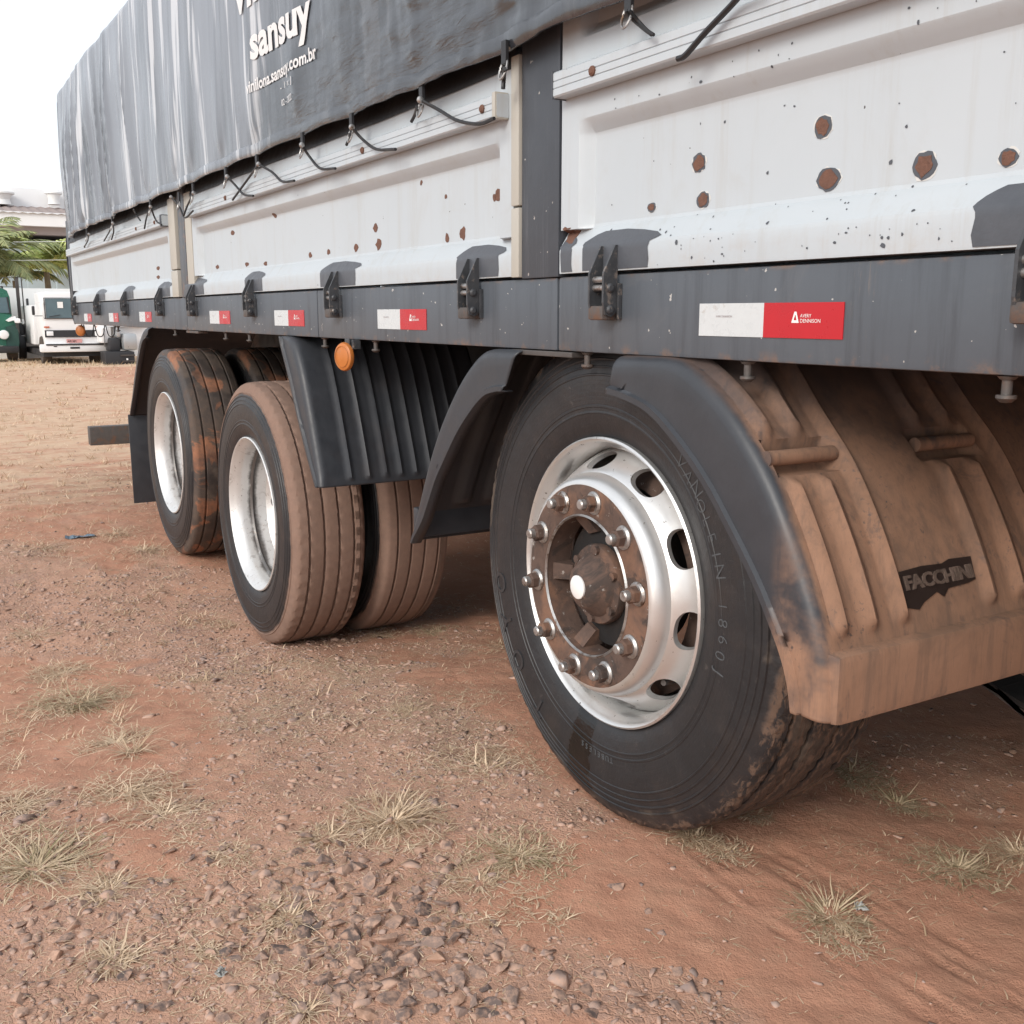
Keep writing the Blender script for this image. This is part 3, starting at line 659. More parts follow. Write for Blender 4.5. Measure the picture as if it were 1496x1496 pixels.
def steer_rim(c, par):
    # c = centre in the flange plane; outward = -Y
    x, y, z = c; y0 = y
    g = G()
    g.lathe([(.296, .020), (.2985, .006), (.2985, .0), (.2945, -.003), (.290, .0), (.287, .006), (.284, .012), (.279, .018), (.275, .028), (.2745, .060), (.274, .11), (.26, .13), (.26, .2)], c, 96, cap=False)
    g.lathe([(.206, -.045), (.2115, -.044), (.2165, -.040), (.222, -.032), (.2265, -.020), (.2285, -.010)], c, 96, cap=False)
    g.go('rim', M['alu'], par, True, 50, c)
    # pierced cone, one patch per hand hole
    g = G(); r0, h0_, r1, h1 = .2285, -.010, .2735, .062; NH = 10; ph = R(-9)
    def P(th, s): rr = r0+(r1-r0)*s; bul = .004*math.sin(math.pi*s); hh = h0_+(h1-h0_)*(s**1.15)-bul; return (x+rr*math.cos(th), y+hh, z+rr*math.sin(th))
    for k_ in range(NH):
        tc = ph+k_*2*math.pi/NH; A = R(18); K = 5; n4 = 8
        rect = [(-1+2*i/n4, -1) for i in range(n4)]+[(1, -1+2*i/n4) for i in range(n4)]+[(1-2*i/n4, 1) for i in range(n4)]+[(-1, 1-2*i/n4) for i in range(n4)]
        V = []; N = len(rect)
        for q in range(K+1):
            for (u_, v_) in rect:
                an = math.atan2(v_, u_); ex, ey = .50*math.cos(an), .70*math.sin(an)-.05
                ex = .50*math.copysign(abs(math.cos(an))**.85, math.cos(an)); t = q/K
                V.append(P(tc+A*(u_*(1-t)+ex*t), .5+.5*(v_*(1-t)+ey*t)))
        for (u_, v_) in rect:
            an = math.atan2(v_, u_); ex = .50*math.copysign(abs(math.cos(an))**.85, math.cos(an)); ey = .70*math.sin(an)-.05
            p = P(tc+A*ex*.97, .5+.5*ey*.96); V.append((p[0]*1-(p[0]-x)*.02, p[1]+.012, p[2]-(p[2]-z)*.02))
        F = [(q*N+i, q*N+(i+1) % N, (q+1)*N+(i+1) % N, (q+1)*N+i) for q in range(K+1) for i in range(N)]
        g.add(V, F)
    o = g.go('rim_disc', M['alu'], par, True, 45, c)
    G().lathe([(.142, .012), (.142, -.044), (.146, -.0462), (.200, -.0462), (.206, -.0452)], c, 72, cap=False).go('disc_face', M['rust'], par, True, 40, c)
    G().lathe([(.1405, -.0455), (.143, -.050), (.1465, -.0466)], c, 72, cap=False).go('bore_rim', M['steel'], par, True, 60, c)
    for k_ in range(10):
        a = R(8.3)+k_*math.pi/5; bx, bz = x+.1775*math.cos(a), z+.1775*math.sin(a); yb = y-.0465
        G().lathe([(.0105, .0), (.0105, -.034), (.008, -.0365), (0, -.0368)], (bx, yb, bz), 14).go('wheel_stud', M['steel'], par, True)
        G().lathe([(.0235, .001), (.0235, -.0025), (.0195, -.0065), (.0145, -.0068)], (bx, yb, bz), 24, cap=False).go('washer', M['steel'], par, True)
        hexa = []; ro = a*3
        V = []
        for h_, s_ in ((-.005, 1.), (-.006, 1.04), (-.020, 1.04), (-.0235, .9), (-.0235, .5)):
            for i in range(6): V.append((bx+.0165*s_*math.cos(ro+i*math.pi/3), yb+h_, bz+.0165*s_*math.sin(ro+i*math.pi/3)))
        F = [(q*6+i, q*6+(i+1) % 6, (q+1)*6+(i+1) % 6, (q+1)*6+i) for q in range(4) for i in range(6)]+[tuple(24+i for i in range(6))]
        mk('lug_nut', V, F, M['rust'], par, False)
    # hub behind the bore, and its cover
    G().lathe([(.0, .0), (.06, .0), (.13, .012), (.139, .03), (.14, .12)], (x, y-.003, z), 60, cap=False).go('hub', M['dark'], par, True, 40)
    G().lathe([(.082, .0), (.083, -.012), (.080, -.018), (.066, -.021), (.060, -.030), (.050, -.040), (.044, -.052), (.030, -.060), (.0, -.061)], (x, y-.001, z), 48, cap=False).go('hub_cover', M['rust'], par, True, 40)
    G().lathe([(.024, 0), (.024, -.004), (.021, -.006), (0, -.0065)], (x, y-.0605, z), 32).go('hub_cap', M['print'], par, True)
    for k_ in range(6):
        a = R(25)+k_*math.pi/3; G().lathe([(.009, 0), (.009, -.010), (0, -.011)], (x+.072*math.cos(a), y-.018, z+.072*math.sin(a)), 8).go('cover_bolt', M['rust'], par, True)
    for k_ in range(5):
        a = R(108)+k_*2*math.pi/5; ca, sa = math.cos(a), math.sin(a); p = lambda r_, t, h_: (x+r_*ca-t*sa, y+h_, z+r_*sa+t*ca)
        V = [p(.105, -.016, -.004), p(.105, .016, -.004), p(.141, .018, -.030), p(.141, -.018, -.030), p(.105, -.016, .02), p(.105, .016, .02), p(.141, .018, .02), p(.141, -.018, .02)]
        mk('hub_lug', V, [(0, 1, 2, 3), (4, 5, 1, 0), (5, 6, 2, 1), (7, 4, 0, 3), (6, 7, 3, 2)], M['rust'], par)
    # brake drum seen through the hand holes
    G().lathe([(.20, .03), (.245, .05), (.25, .18), (.255, .19)], (x, y+.03, z), 48, cap=False).go('brake_drum', M['rust'], par, True)
    G().tube([(x+.232*math.cos(R(-47)), y+.07, z+.232*math.sin(R(-47))), (x+.236*math.cos(R(-44)), y+.04, z+.236*math.sin(R(-44))), (x+.240*math.cos(R(-42)), y+.018, z+.240*math.sin(R(-42)))], .006, 8).go('valve', M['weather'], par, True)
def dual_rim(c, par, inner=False):
    x, y, z = c
    g = G()
    g.lathe([(.296, .020), (.2985, .006), (.2985, .0), (.2945, -.003), (.290, .0), (.287, .008), (.280, .016), (.272, .030), (.268, .045), (.267, .075), (.259, .080), (.258, .084), (.266, .090), (.262, .12), (.256, .138), (.25, .17), (.25, .24)], c, 80, cap=False)
    g.go('rim', M['alu2'], par, True, 50, c)
    g = G(); r0, r1 = .19, .2535; NH = 10
    def P(th, s): rr = r0+(r1-r0)*s; return (x+rr*math.cos(th), y+.205-.068*s**1.4, z+rr*math.sin(th))
    for k_ in range(NH):
        tc = k_*2*math.pi/NH; A = R(18); K = 3; n4 = 6
        rect = [(-1+2*i/n4, -1) for i in range(n4)]+[(1, -1+2*i/n4) for i in range(n4)]+[(1-2*i/n4, 1) for i in range(n4)]+[(-1, 1-2*i/n4) for i in range(n4)]
        N = len(rect); V = []
        for q in range(K+1):
            for (u_, v_) in rect:
                an = math.atan2(v_, u_); t = q/K; V.append(P(tc+A*(u_*(1-t)+.5*math.cos(an)*t), .5+.5*(v_*(1-t)+.62*math.sin(an)*t)))
        g.add(V, [(q*N+i, q*N+(i+1) % N, (q+1)*N+(i+1) % N, (q+1)*N+i) for q in range(K) for i in range(N)])
    g.go('rim_disc', M['alu2'], par, True, 45, c)
    G().lathe([(.19, .206), (.12, .206), (.12, .17), (.10, .16), (0, .158)], c, 48, cap=False).go('hub', M['rust'], par, True, 40, c)
    for k_ in range(10):
        a = k_*math.pi/5; bx, bz = x+.1675*math.cos(a), z+.1675*math.sin(a)
        G().lathe([(.017, .205), (.017, .18), (.010, .178), (.010, .17), (0, .169)], (bx, y, bz), 6).go('lug_nut', M['rust'], par)
def arc_text(s, c, r_, a0, size, mat, par, bold=0., ext=.001, y=-.0105, sp=1.12, name='lettering', jit=0.):
    # letters with their tops outward, read clockwise as seen from outside (-Y)
    rs = np.random.RandomState(3); g = G()
    for i, ch in enumerate(s):
        if ch == ' ': continue
        v, f = text_mesh(ch, size*(1+rs.uniform(-jit, jit)), bold, ext); m0 = (min(q[0] for q in v)+max(q[0] for q in v))/2
        V = []; rr = r_+rs.uniform(-jit, jit)*.03; a = R(a0[i] if isinstance(a0, (list, tuple)) else a0-sp*i)
        for (u_, t, e) in v:
            an = a-(u_-m0)/rr; R_ = rr+t; V.append((c[0]+R_*math.cos(an), c[1]+y-e, c[2]+R_*math.sin(an)))
        if True: mk(name, V, f, mat, par)
        else: g.add(V, f)
    return g.go(name, mat, par, fix=False) if g.v else None

W1 = (-1.65, 1.196, .506)
wheel1 = empty('wheel', W1, truck, 'steer wheel with ten exposed lug nuts and round hand holes'); wheel1['label'] = 'steer wheel with ten exposed lug nuts and round hand holes'
t1 = tyre_mesh(W1, M['tyre1'], .285, .507, 3, 270, 1, (.16, .36, .62, .84), wheel1)
steer_rim(W1, wheel1)
M['embrub'] = plain('moulded_rubber', (.030, .031, .034), .45, 0, .2, 40)
M['chalk'] = plain('chalk_scratch', (.075, .08, .085), .8, 0, .3, 90)
arc_text('TOYO', W1, .388, [-123.5, -141, -154.5, -167.5], .062, M['embrub'], wheel1, .0004, .0022, -.0095, 1, 'raised_letter')
arc_text('VANOLEIN 1860J', W1, .356, 49, .036, M['chalk'], wheel1, -.0006, .0008, -.0088, 4.7, 'chalk_letter', .12)
arc_text('TUBELESS', W1, .362, -82, .018, M['chalk'], wheel1, 0, .0006, -.0088, 2.3, 'raised_letter')

def dual_wheel(c, mat, n, notch, par_label):
    Wd = empty('wheel', c, truck); 
    tyre_mesh(c, mat, .275, .507, notch, n, 1, (.2, .4, .6, .8), Wd); dual_rim(c, Wd)
    c2 = (c[0], c[1]+.615, c[2]); return Wd
W2 = (-3.856, 1.120, .286); W3 = (-5.18, 1.107, .372)
wheel2 = dual_wheel(W2, M['tyre2'], 220, 4, ''); wheel3 = dual_wheel(W3, M['tyre3'], 200, 0, '')
wheel2['label'] = 'outer dual wheel with its tread coated in brown dust'; wheel3['label'] = 'rear outer wheel with orange clay patches on its tread'
def inner_wheel(c, mat, lab):
    Wd = empty('wheel', c, truck); Wd['label'] = lab
    tyre_mesh(c, mat, .275, .507, 0, 200, 1, (.2, .4, .6, .8), Wd)
    G().lathe([(.30, .01), (.285, .01), (.27, .05), (.25, .26)], c, 48, cap=False).go('rim', M['rust'], Wd, True)
inner_wheel((W2[0], W2[1]+.335, W2[2]), M['tyre2'], 'inner dual wheel behind the brown dusty tyre')
inner_wheel((W3[0], W3[1]+.335, W3[2]), M['tyre3'], 'inner dual wheel behind the clay patched tyre')
for wsrc, c, dy in ((wheel1, W1, 0), (wheel2, W2, 0), (wheel3, W3, 0)):
    g = empty('wheel', (c[0], 4.8-c[1], c[2]), truck)
    tyre_mesh((c[0], 4.8-c[1], c[2]), M['tyre2'], .28, .507, 0, 90, -1, (.2, .4, .6, .8), g)
    G().lathe([(.3, -.02), (.28, -.05), (.26, -.12), (0, -.12)], (c[0], 4.8-c[1], c[2]), 40, cap=False).go('rim', M['weather'], g, True)
    if c is not W1:
        g = empty('wheel', (c[0], 4.465-c[1], c[2]), truck); tyre_mesh((c[0], 4.465-c[1], c[2]), M['tyre2'], .28, .507, 0, 90, -1, (.2, .4, .6, .8), g)
    G().tube([(c[0], c[1]+.15, c[2]), (c[0], 4.65-c[1], c[2])], .06, 14).go('axle', M['dark'], truck, True)
for x0, x1 in ((-.9, .9), (-3.0, -2.45)):
    G().box(x0, x1, 3.05, 3.5, .42, 1.0, .03).go('light_block_box', M['dark'], truck, True)  # added boxes on the far side that keep light from under the deck
G().box(-.75, 1.5, 1.75, 1.80, .35, 1.09, .01).go('dark_backing_sheet', M['dark'], truck, True)  # added dark sheet, stands in for the deep shade under the deck
# leaf springs
for k_ in range(6):
    pts = [(-1.30+.07*k_, 1.86, .345-.017*k_), (-1.0, 1.86, .275-.017*k_), (-.6, 1.86, .215-.017*k_), (-.2, 1.86, .20-.017*k_), (.5, 1.86, .3-.017*k_)]
    sp = spline(pts, 16); V = []
    for p in sp: V += [(p[0], 1.80, p[2]), (p[0], 1.90, p[2]), (p[0], 1.90, p[2]+.013), (p[0], 1.80, p[2]+.013)]
    F = [(i*4+q, i*4+(q+1) % 4, (i+1)*4+(q+1) % 4, (i+1)*4+q) for i in range(15) for q in range(4)]+[(0, 1, 2, 3), (60, 63, 62, 61)]
    mk('leaf_spring', V, F, M['weather'] if k_ % 2 else M['dark'], truck)

# --- mudguards
def guard(name, outer, inner, W, mat, ribs=(), y0=1.105, n=46, lift=None, dep=.012, corner=.03, slot=None, lip=True, ylist=None):
    y0 = 1.13; corner = min(corner, .022)
    o_ = spline(outer, n); i_ = spline(inner, n); o2 = spline(lift, n) if lift else None
    d = np.gradient(o_, axis=0); nl = np.stack([-d[:, 1], d[:, 0]], 1); nl /= np.linalg.norm(nl, axis=1)[:, None]
    cen = i_.mean(0)
    if ((o_-i_)*nl).sum() < 0: nl = -nl
    ycols = ylist if ylist is not None else sorted(set(np.round(np.concatenate([np.arange(.028, W, .009), [W]]), 4)))
    s = np.concatenate([[0], np.cumsum(np.linalg.norm(np.diff(o_, axis=0), axis=1))]); S = s/s[-1]
    V = []; rows = 0
    for k_ in range(n):
        row = []
        wv = o_[k_]-i_[k_]; L = np.linalg.norm(wv)+1e-9; wd = wv/L; cr = min(corner, L*.6)
        if lip: row.append((i_[k_][0]+nl[k_][0]*.0, y0+.020, i_[k_][1])); row.append((i_[k_][0], y0+.003, i_[k_][1])); row.append((i_[k_][0]+wd[0]*.002, y0-.007, i_[k_][1]+wd[1]*.002)); row.append((i_[k_][0]+wd[0]*min(.011, L*.3), y0-.007, i_[k_][1]+wd[1]*min(.011, L*.3))); row.append((i_[k_][0]+wd[0]*min(.015, L*.4), y0-.0005, i_[k_][1]+wd[1]*min(.015, L*.4)))
        else: row.append((i_[k_][0], y0, i_[k_][1]))
        base = o_[k_]-nl[k_]*cr
        for t in (.25, .5, .75):
            q = i_[k_]*(1-t)+(o_[k_]-wd*cr)*t; row.append((q[0], y0, q[1]))
        for a in (0, 22, 45, 67, 90):
            q = o_[k_]-wd*cr*(1-math.sin(R(a))); yy = y0+cr*(1-math.cos(R(a))); row.append((q[0], yy, q[1]))
        for y in ycols:
            if y <= cr+.002: continue
            h = 0.
            for (ya, yb, s0_, s1_) in ribs:
                e = float(sstep(ya-.007, ya+.007, y)*sstep(yb+.007, yb-.007, y)*sstep(s0_-.012, s0_+.012, S[k_])*sstep(s1_+.012, s1_-.012, S[k_])); h += dep*e
            if slot:
                for (ya, yb, s0_, s1_) in slot:
                    e = float(sstep(ya-.006, ya+.006, y)*sstep(yb+.006, yb-.006, y)*sstep(s0_-.008, s0_+.008, S[k_])*sstep(s1_+.008, s1_-.008, S[k_])); h -= .024*e
            x_, z_ = o_[k_]+nl[k_]*h
            if lift: bl = float(sstep(.055, .14, y)); x_ += (o2[k_][0]-o_[k_][0])*bl; z_ += (o2[k_][1]-o_[k_][1])*bl
            row.append((x_, y0+y, z_))
        V += row; rows = len(row)
    return mk(name, V, gridf(n, rows), mat, truck, True, None, 50, .004)
# front half over the steer wheel
out1 = [(-1.535, .968), (-1.45, .970), (-1.365, .966), (-1.29, .934), (-1.215, .880), (-1.14, .800), (-1.082, .712), (-1.036, .622), (-1.010, .552), (-.999, .495), (-.996, .447)]
in1 = [(-1.552, .900), (-1.50, .894), (-1.43, .876), (-1.36, .835), (-1.28, .772), (-1.21, .698), (-1.15, .628), (-1.110, .570), (-1.085, .530), (-1.068, .490), (-1.058, .447)]
lift1 = [(-1.62, 1.088), (-1.50, 1.070), (-1.385, 1.025), (-1.288, .960)]+out1[4:]
_o = spline(out1, 90); _s = np.concatenate([[0], np.cumsum(np.linalg.norm(np.diff(_o, axis=0), axis=1))]); _s /= _s[-1]
ks = int(np.argmin(abs(_o[:, 1]-.820))); S0 = _s[ks]; SE = float(_s[int(np.argmin(abs(_o[:, 1]-.572)))])
rb = []
for y_ in (.044, .110, .180, .40, .48, .56):
    top = .08; long_ = y_ in (.180, .56)
    if long_: rb.append((y_-.010, y_+.010, .0, SE))
    else: rb += [(y_-.011, y_+.011, .0, S0-.055), (y_-.010, y_+.010, S0+.055, SE)]
guard('mudguard', out1, in1, .84, M['guard'], rb, 1.090, 110, lift1, .015, .030, [(.010, .165, S0-.032, S0+.032), (.36, .515, S0-.032, S0+.032)])
for y_ in (1.143, 1.492):
    G().tube([(_o[ks][0]+.001, y_+.003, _o[ks][1]+.000), (_o[ks][0]+.001, y_+.15, _o[ks][1]+.000)], .0125, 14).go('strap_bar', M['guard'], truck, True)
# bottom apron of that guard
pr = [(-1.062, .545), (-1.060, .47), (-1.052, .445), (-1.035, .438), (-1.000, .442), (-.992, .455), (-.985, .535), (-.990, .553), (-1.003, .560), (-1.03, .555)]
G().box(-1.045, -.984, 1.141, 1.97, .443, .553, .012).go('mudguard_apron', M['guard'], truck, True, 50)
v, f = text_mesh('FACCHINI', .031, .0010, .0018, 0, 1.0)
FW = max(q[0] for q in v); M['badge'] = plain('wiped_plastic', (.030, .020, .017), .4, 0, .3, 60)
mid = spline(out1, 90); k0 = int(np.argmin(abs(mid[:, 1]-.612)))
tz = (mid[k0-6]-mid[k0+6]); tz = tz/np.linalg.norm(tz); bx_, bz_ = mid[k0]; nx_, nz_ = tz[1], -tz[0]
def onface(a, b, off):   # a along +Y, b up along the arch
    z_ = bz_+b*tz[1]; k1 = np.interp(z_, mid[::-1, 1], mid[::-1, 0]); return (k1+nx_*off, 1.333+a, z_+nz_*off)
M['worn'] = plain('worn_letters', (.12, .085, .068), .7, 0, .9, 70)
mk('lettering', [onface(a*.168/FW, b, .0055+c) for a, b, c in v], f, M['worn'], truck)
poly = [(-.006, -.028), (.02, -.034), (.035, -.024), (.07, -.012), (.085, -.022), (.10, -.010), (.15, -.008), (.172, -.004), (.176, .034), (.12, .036), (.10, .031), (.05, .033), (-.004, .030)]
N_ = len(poly); V = []; F = []
cxp = sum(p[0] for p in poly)/N_; czp = .008
for k_ in range(7):
    t = k_/6
    for a, b in poly: V.append(onface(cxp+(a-cxp)*t, czp+(b-czp)*t, .0046))
for k_ in range(6):
    for i in range(N_): F.append((k_*N_+i, (k_+1)*N_+i, (k_+1)*N_+(i+1) % N_, k_*N_+(i+1) % N_))
mk('clean_patch', V, F, M['badge'], truck)
# rear half of the steer wheel guard
out2 = [(-1.885, .968), (-1.95, .968), (-2.032, .962), (-2.10, .925), (-2.166, .870), (-2.24, .79), (-2.298, .710), (-2.345, .63), (-2.383, .560), (-2.425, .480), (-2.432, .452)]
in2 = [(-1.935, .880), (-1.97, .876), (-2.02, .862), (-2.082, .822), (-2.15, .765), (-2.21, .70), (-2.263, .640), (-2.31, .57), (-2.345, .52), (-2.395, .468), (-2.410, .450)]
lift2 = [(-1.82, 1.085), (-1.90, 1.085), (-1.99, 1.055), (-2.08, .99), (-2.16, .905)]+out2[5:]
lift2 = [lift2[0], lift2[1], lift2[2], lift2[3], lift2[4]]+out2[5:]
guard('mudguard', out2, in2, .62, M['guard2'], [(.11, .15, .3, .86), (.20, .24, .3, .86), (.29, .33, .3, .86), (.38, .42, .3, .86), (.47, .51, .3, .86)], 1.105, 60, lift2, -.014, .02)
G().box(-2.425, -2.395, 1.135, 1.74, .466, .545, .006).go('mudguard_apron', M['guard2'], truck, True)
# front half over the first dual wheel
out3 = [(-3.40, .970), (-3.33, .955), (-3.27, .88), (-3.215, .77), (-3.165, .65), (-3.125, .545), (-3.110, .495)]
in3 = [(-3.44, .970), (-3.42, .93), (-3.36, .84), (-3.29, .72), (-3.22, .61), (-3.155, .52), (-3.135, .495)]
rb3 = [(a, a+.014, .02, .97) for a in (.10, .165, .225, .28, .335, .39, .445, .50, .555)]
guard('mudguard', [(x+.18*(1-t), z) if 0 else (x, z) for (x, z), t in zip(out3, range(7))], in3, .64, M['guard2'], rb3, 1.110, 50, None, .008, .03)
# guard over the last wheel, and its flap
out4 = [(-5.55, .975), (-5.68, .965), (-5.82, .90), (-5.93, .80), (-6.05, .68), (-6.15, .56), (-6.20, .47)]
in4 = [(-5.60, .925), (-5.70, .90), (-5.80, .83), (-5.90, .74), (-6.02, .62), (-6.13, .52), (-6.185, .47)]
guard('mudguard', out4, in4, .62, M['guard2'], (), 1.110, 40, None, .012, .02)
G().box(-6.215, -6.205, 1.115, 1.72, -.045, .475, .004).go('mud_flap', M['guard2'], truck, True)
# rear bumper bar, with its near end showing
G().box(-8.06, -7.96, 1.158, 3.6, .10, .235, .006).go('rear_bumper', M['weather'], truck, True)
for y0 in (2.0, 2.8):
    G().box(-8.04, -7.98, y0, y0+.06, .20, .99, .004).go('bumper_bracket', M['dark'], truck, True)

# --- side marker lamp, and the loose one at the tail
def marker(c, s=1., rot=0.):
    L = empty('marker_lamp', c, truck); x, y, z = c
    G().box(x-.02*s, x+.02*s, y+.010*s, y+.016*s, z-.03*s, z+.06*s, .002).go('lamp_bracket', M['hinge'], L)
    prof = [(.0, -.014), (.030, -.013), (.038, -.009), (.041, -.002), (.041, .004), (.036, .008)]
    vv = G().lathe([(a*s, b*s) for a, b in prof], (0, 0, 0), 32, 0)
    V = []
    for (a, b, c_) in vv.v: V.append((x-a*.5-b*.86, y-b*.5*0-abs(a)*0+a*.86-b*.45, z+c_))
    V = [(x-a*math.cos(rot)+b*math.sin(rot), y+a*math.sin(rot)+b*math.cos(rot), z+c_*1.18) for a, b, c_ in vv.v]
    mk('lens', V, vv.f, M['orange'], L, True, None, 40, None, True)
    g = G()
    for r_ in (.030,): g.lathe([(r_*s-.0008, -.0145*s), (r_*s, -.016*s), (r_*s+.0008, -.0135*s)], (0, 0, 0), 28, 0, cap=False)
    V = [(x-a*math.cos(rot)+b*math.sin(rot), y+a*math.sin(rot)+b*math.cos(rot), z+c_*1.18) for a, b, c_ in g.v]
    mk('lens_ring', V, g.f, M['orange'], L, True)
    return L
qm = onY(508, 521, 1.13); marker((qm.x, 1.120, qm.z), .86, R(66))
G().box(qm.x-.005, qm.x+.03, 1.135, 1.16, .945, .972, .002).go('lamp_arm', M['hinge'], truck)
qt = onX(118, 487, -8.25); marker((-8.25, qt.y, qt.z+.02), .85, R(25))
for k_ in range(3):
    a, b = onX(122+k_*16, 474, -8.24), onX(137+k_*16, 474, -8.24); m = onX(129+k_*16, 490, -8.24)
    G().tube(spline([(a.x, a.y, a.z), (a.x, (a.y*3+b.y)/4, m.z), (a.x, (a.y+3*b.y)/4, m.z), (b.x, b.y, b.z)], 12), .004, 6).go('cable', M['black'], truck, True)
sp = spline([(-8.26, 1.148, 1.60), (-8.268, 1.143, 1.45), (-8.262, 1.148, 1.2), (-8.27, 1.145, 1.05), (-8.25, 1.16, .97)], 20)
G().tube([tuple(p) for p in sp], .006, 6).go('cable', M['black'], truck, True)

# ================================================================== TARPAULIN
TX0, TX1, TZ0, TZ1 = -7.93, 1.5, 1.568, 2.55
RX = [onY(px, py, 1.10).x for px, py in ((910, 12), (735, 92), (612, 150), (512, 190), (440, 215), (380, 245), (332, 262), (287, 278), (262, 296), (220, 305), (165, 328), (128, 345))]
RX += [-.95, -.5, 0., .6]
def ridge(v): return 1-np.abs(2*v-1)
def tarp_y(x, z):
    x = np.asarray(x, float); z = np.asarray(z, float); h = z-TZ0
    left = sstep(-4.3, -6.0, x)
    pl = fbm(x*1.9+h*.22, h*.35, 3, 31)-.5; pl2 = ridge(fbm(x*3.6+h*.5, h*.45, 3, 41))**5
    fold = (pl*.075-pl2*.026)*(left*.95+.05)*(1-.75*sstep(.45, .95, h))+.030*sstep(-6.6, -7.9, x)
    mid = (fbm(x*1.6, z*1.3, 3, 51)-.5)*.016
    cr = (fbm(x*8, z*34+x*5, 3, 61)-.5)*.020*sstep(.75, .0, h)*sstep(-3.3, -2.4, x)+(fbm(x*26, z*7, 3, 67)-.5)*.006*sstep(-3.1, -2.4, x)
    sag = -.010*np.sin(h*3)+.006
    y = 1.085+fold+mid+cr+sag
    for rx in RX:
        y = y+.006*np.exp(-((x-rx)/.05)**2)*sstep(.16, 0, h)
        y = y-.010*np.exp(-((x-rx)/(.02+.25*np.clip(h, 0, 1)))**2)*sstep(.0, .10, h)*sstep(.55, .1, h)
    return y
def hem_z(x):
    z = np.full_like(np.asarray(x, float), 0.); d = np.min([np.abs(x-r_) for r_ in RX], axis=0)
    z0_ = TZ0-.006*sstep(-3.5, -2.2, x); return z0_+.004*sstep(.0, .20, d)-.003+(fbm(x*3, x*0, 2, 71)-.5)*.006
def top_z(x): return TZ1+(fbm(x*1.3, x*0, 3, 81)-.5)*.02+.03*sstep(-5.5, -8, x)
xa = np.linspace(TX0, TX1, 760); ta = np.concatenate([np.linspace(0, .03, 3), np.linspace(.05, .93, 70), np.linspace(.945, 1, 5)])
V = []; NT_ = 0
hz = hem_z(xa); tz_ = top_z(xa)
rowsY = []
for i, x in enumerate(xa):
    zc = hz[i]+(tz_[i]-hz[i])*ta; yc = tarp_y(np.full_like(zc, x), zc); yc = yc+.0*zc
    rnd_ = sstep(.90, 1., ta); yc = yc+rnd_**2*.09; zc = zc-(1-np.sqrt(np.clip(1-(rnd_*.9)**2, 0, 1)))*0.0
    col = [(x, yc[0]+.012, zc[0]+.02), (x, yc[0]+.006, zc[0]-.001)]+[(x, a, b) for a, b in zip(yc, zc)]
    for t in (.04, .12, .25, .4, .5, .6, .75, .88, .96, 1.):   # over the roof to the far side
        yy = yc[-1]+.03+(3.70-yc[-1]-.03)*t; col.append((x, yy, tz_[i]+.16*math.sin(math.pi*t)+.01))
    col += [(x, 3.72, 2.3), (x, 3.72, 1.57)]
    V += col; NT_ = len(col)
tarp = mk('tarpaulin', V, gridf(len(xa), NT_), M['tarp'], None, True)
tag(tarp, 'black vinyl tarpaulin with white lettering lashed over the truck load body', 'tarpaulin')
# rear end of the cover, gathered at the corner
ys_ = np.linspace(0, 1, 60); zs_ = np.linspace(0, 1, 24); V = []
e0 = tarp_y(np.full(24, TX0), 1.60+zs_*.95)
for a in ys_:
    for j, b in enumerate(zs_):
        zt = float(top_z(np.array(TX0)))+.16*math.sin(math.pi*a); z = 1.565+(zt-1.565)*b
        V.append((TX0-.02*math.sin(math.pi*min(1, a*6)/2)-.02*float(fbm(a*14, b*1.2, 3, 91)), (e0[j]+.10*max(0., (b-.88)/.12)**2)*(1-a)+3.72*a, z-.012*(b > .99)))
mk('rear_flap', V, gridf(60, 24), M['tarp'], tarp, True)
# double hem and the inner curtain, which shows black under the hem
V = []; xh = np.linspace(-8.16, -1.93, 300)
for x in xh:
    for z in (1.538, 1.55, 1.60, 1.70): V.append((x, 1.1475-.0025+(.0 if z < 1.56 else .02), z+(float(fbm(x*4, 0, 2, 95))-.5)*.006*(z < 1.54)))
mk('inner_curtain', V, gridf(300, 4), M['black'], tarp, True)
xh = np.linspace(TX0, TX1, 500); hh = hem_z(xh); V = []
for i, x in enumerate(xh):
    for dz, dy in ((-.002, -.001), (.004, -.004), (.030, -.0035), (.0335, 0.)):
        V.append((x, float(tarp_y(x, hh[i]+max(dz, 0)))+dy-.001, hh[i]+dz))
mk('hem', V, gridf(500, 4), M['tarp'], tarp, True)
# lettering printed on the vinyl
M['tprint'] = plain('vinyl_print', (.70, .70, .70), .5, 0, .03)
def tprint(s, size, xl, xr, zb, bold=0., spacing=1., name='lettering', slant=0.):
    v, f = text_mesh(s, size, bold, 0, 0, spacing); w0 = min(q[0] for q in v); w1 = max(q[0] for q in v); k_ = (xr-xl)/(w1-w0)
    bm = bmesh.new(); vs_ = [bm.verts.new((xl+(a-w0)*k_, b, 0)) for a, b, c in v]
    for q in f:
        try: bm.faces.new([vs_[i] for i in q])
        except ValueError: pass
    bmesh.ops.triangulate(bm, faces=bm.faces[:])
    for _ in range(3):
        ed = [e for e in bm.edges if e.calc_length() > .018]
        if ed: bmesh.ops.subdivide_edges(bm, edges=ed, cuts=1); bmesh.ops.triangulate(bm, faces=[q for q in bm.faces if len(q.verts) > 3])
    bm.verts.index_update(); P_ = np.array([q.co[:] for q in bm.verts]); x = P_[:, 0]; z = zb+P_[:, 1]+(x-xl)*slant
    y = tarp_y(x, z)-.0035; F = [[q.index for q in fc.verts] for fc in bm.faces]; bm.free()
    mk(name, np.stack([x, y, z], 1), F, M['tprint'], tarp)
def tx(px, py): return onY(px, py, 1.085).x
def tzz(px, py): return onY(px, py, 1.085).z
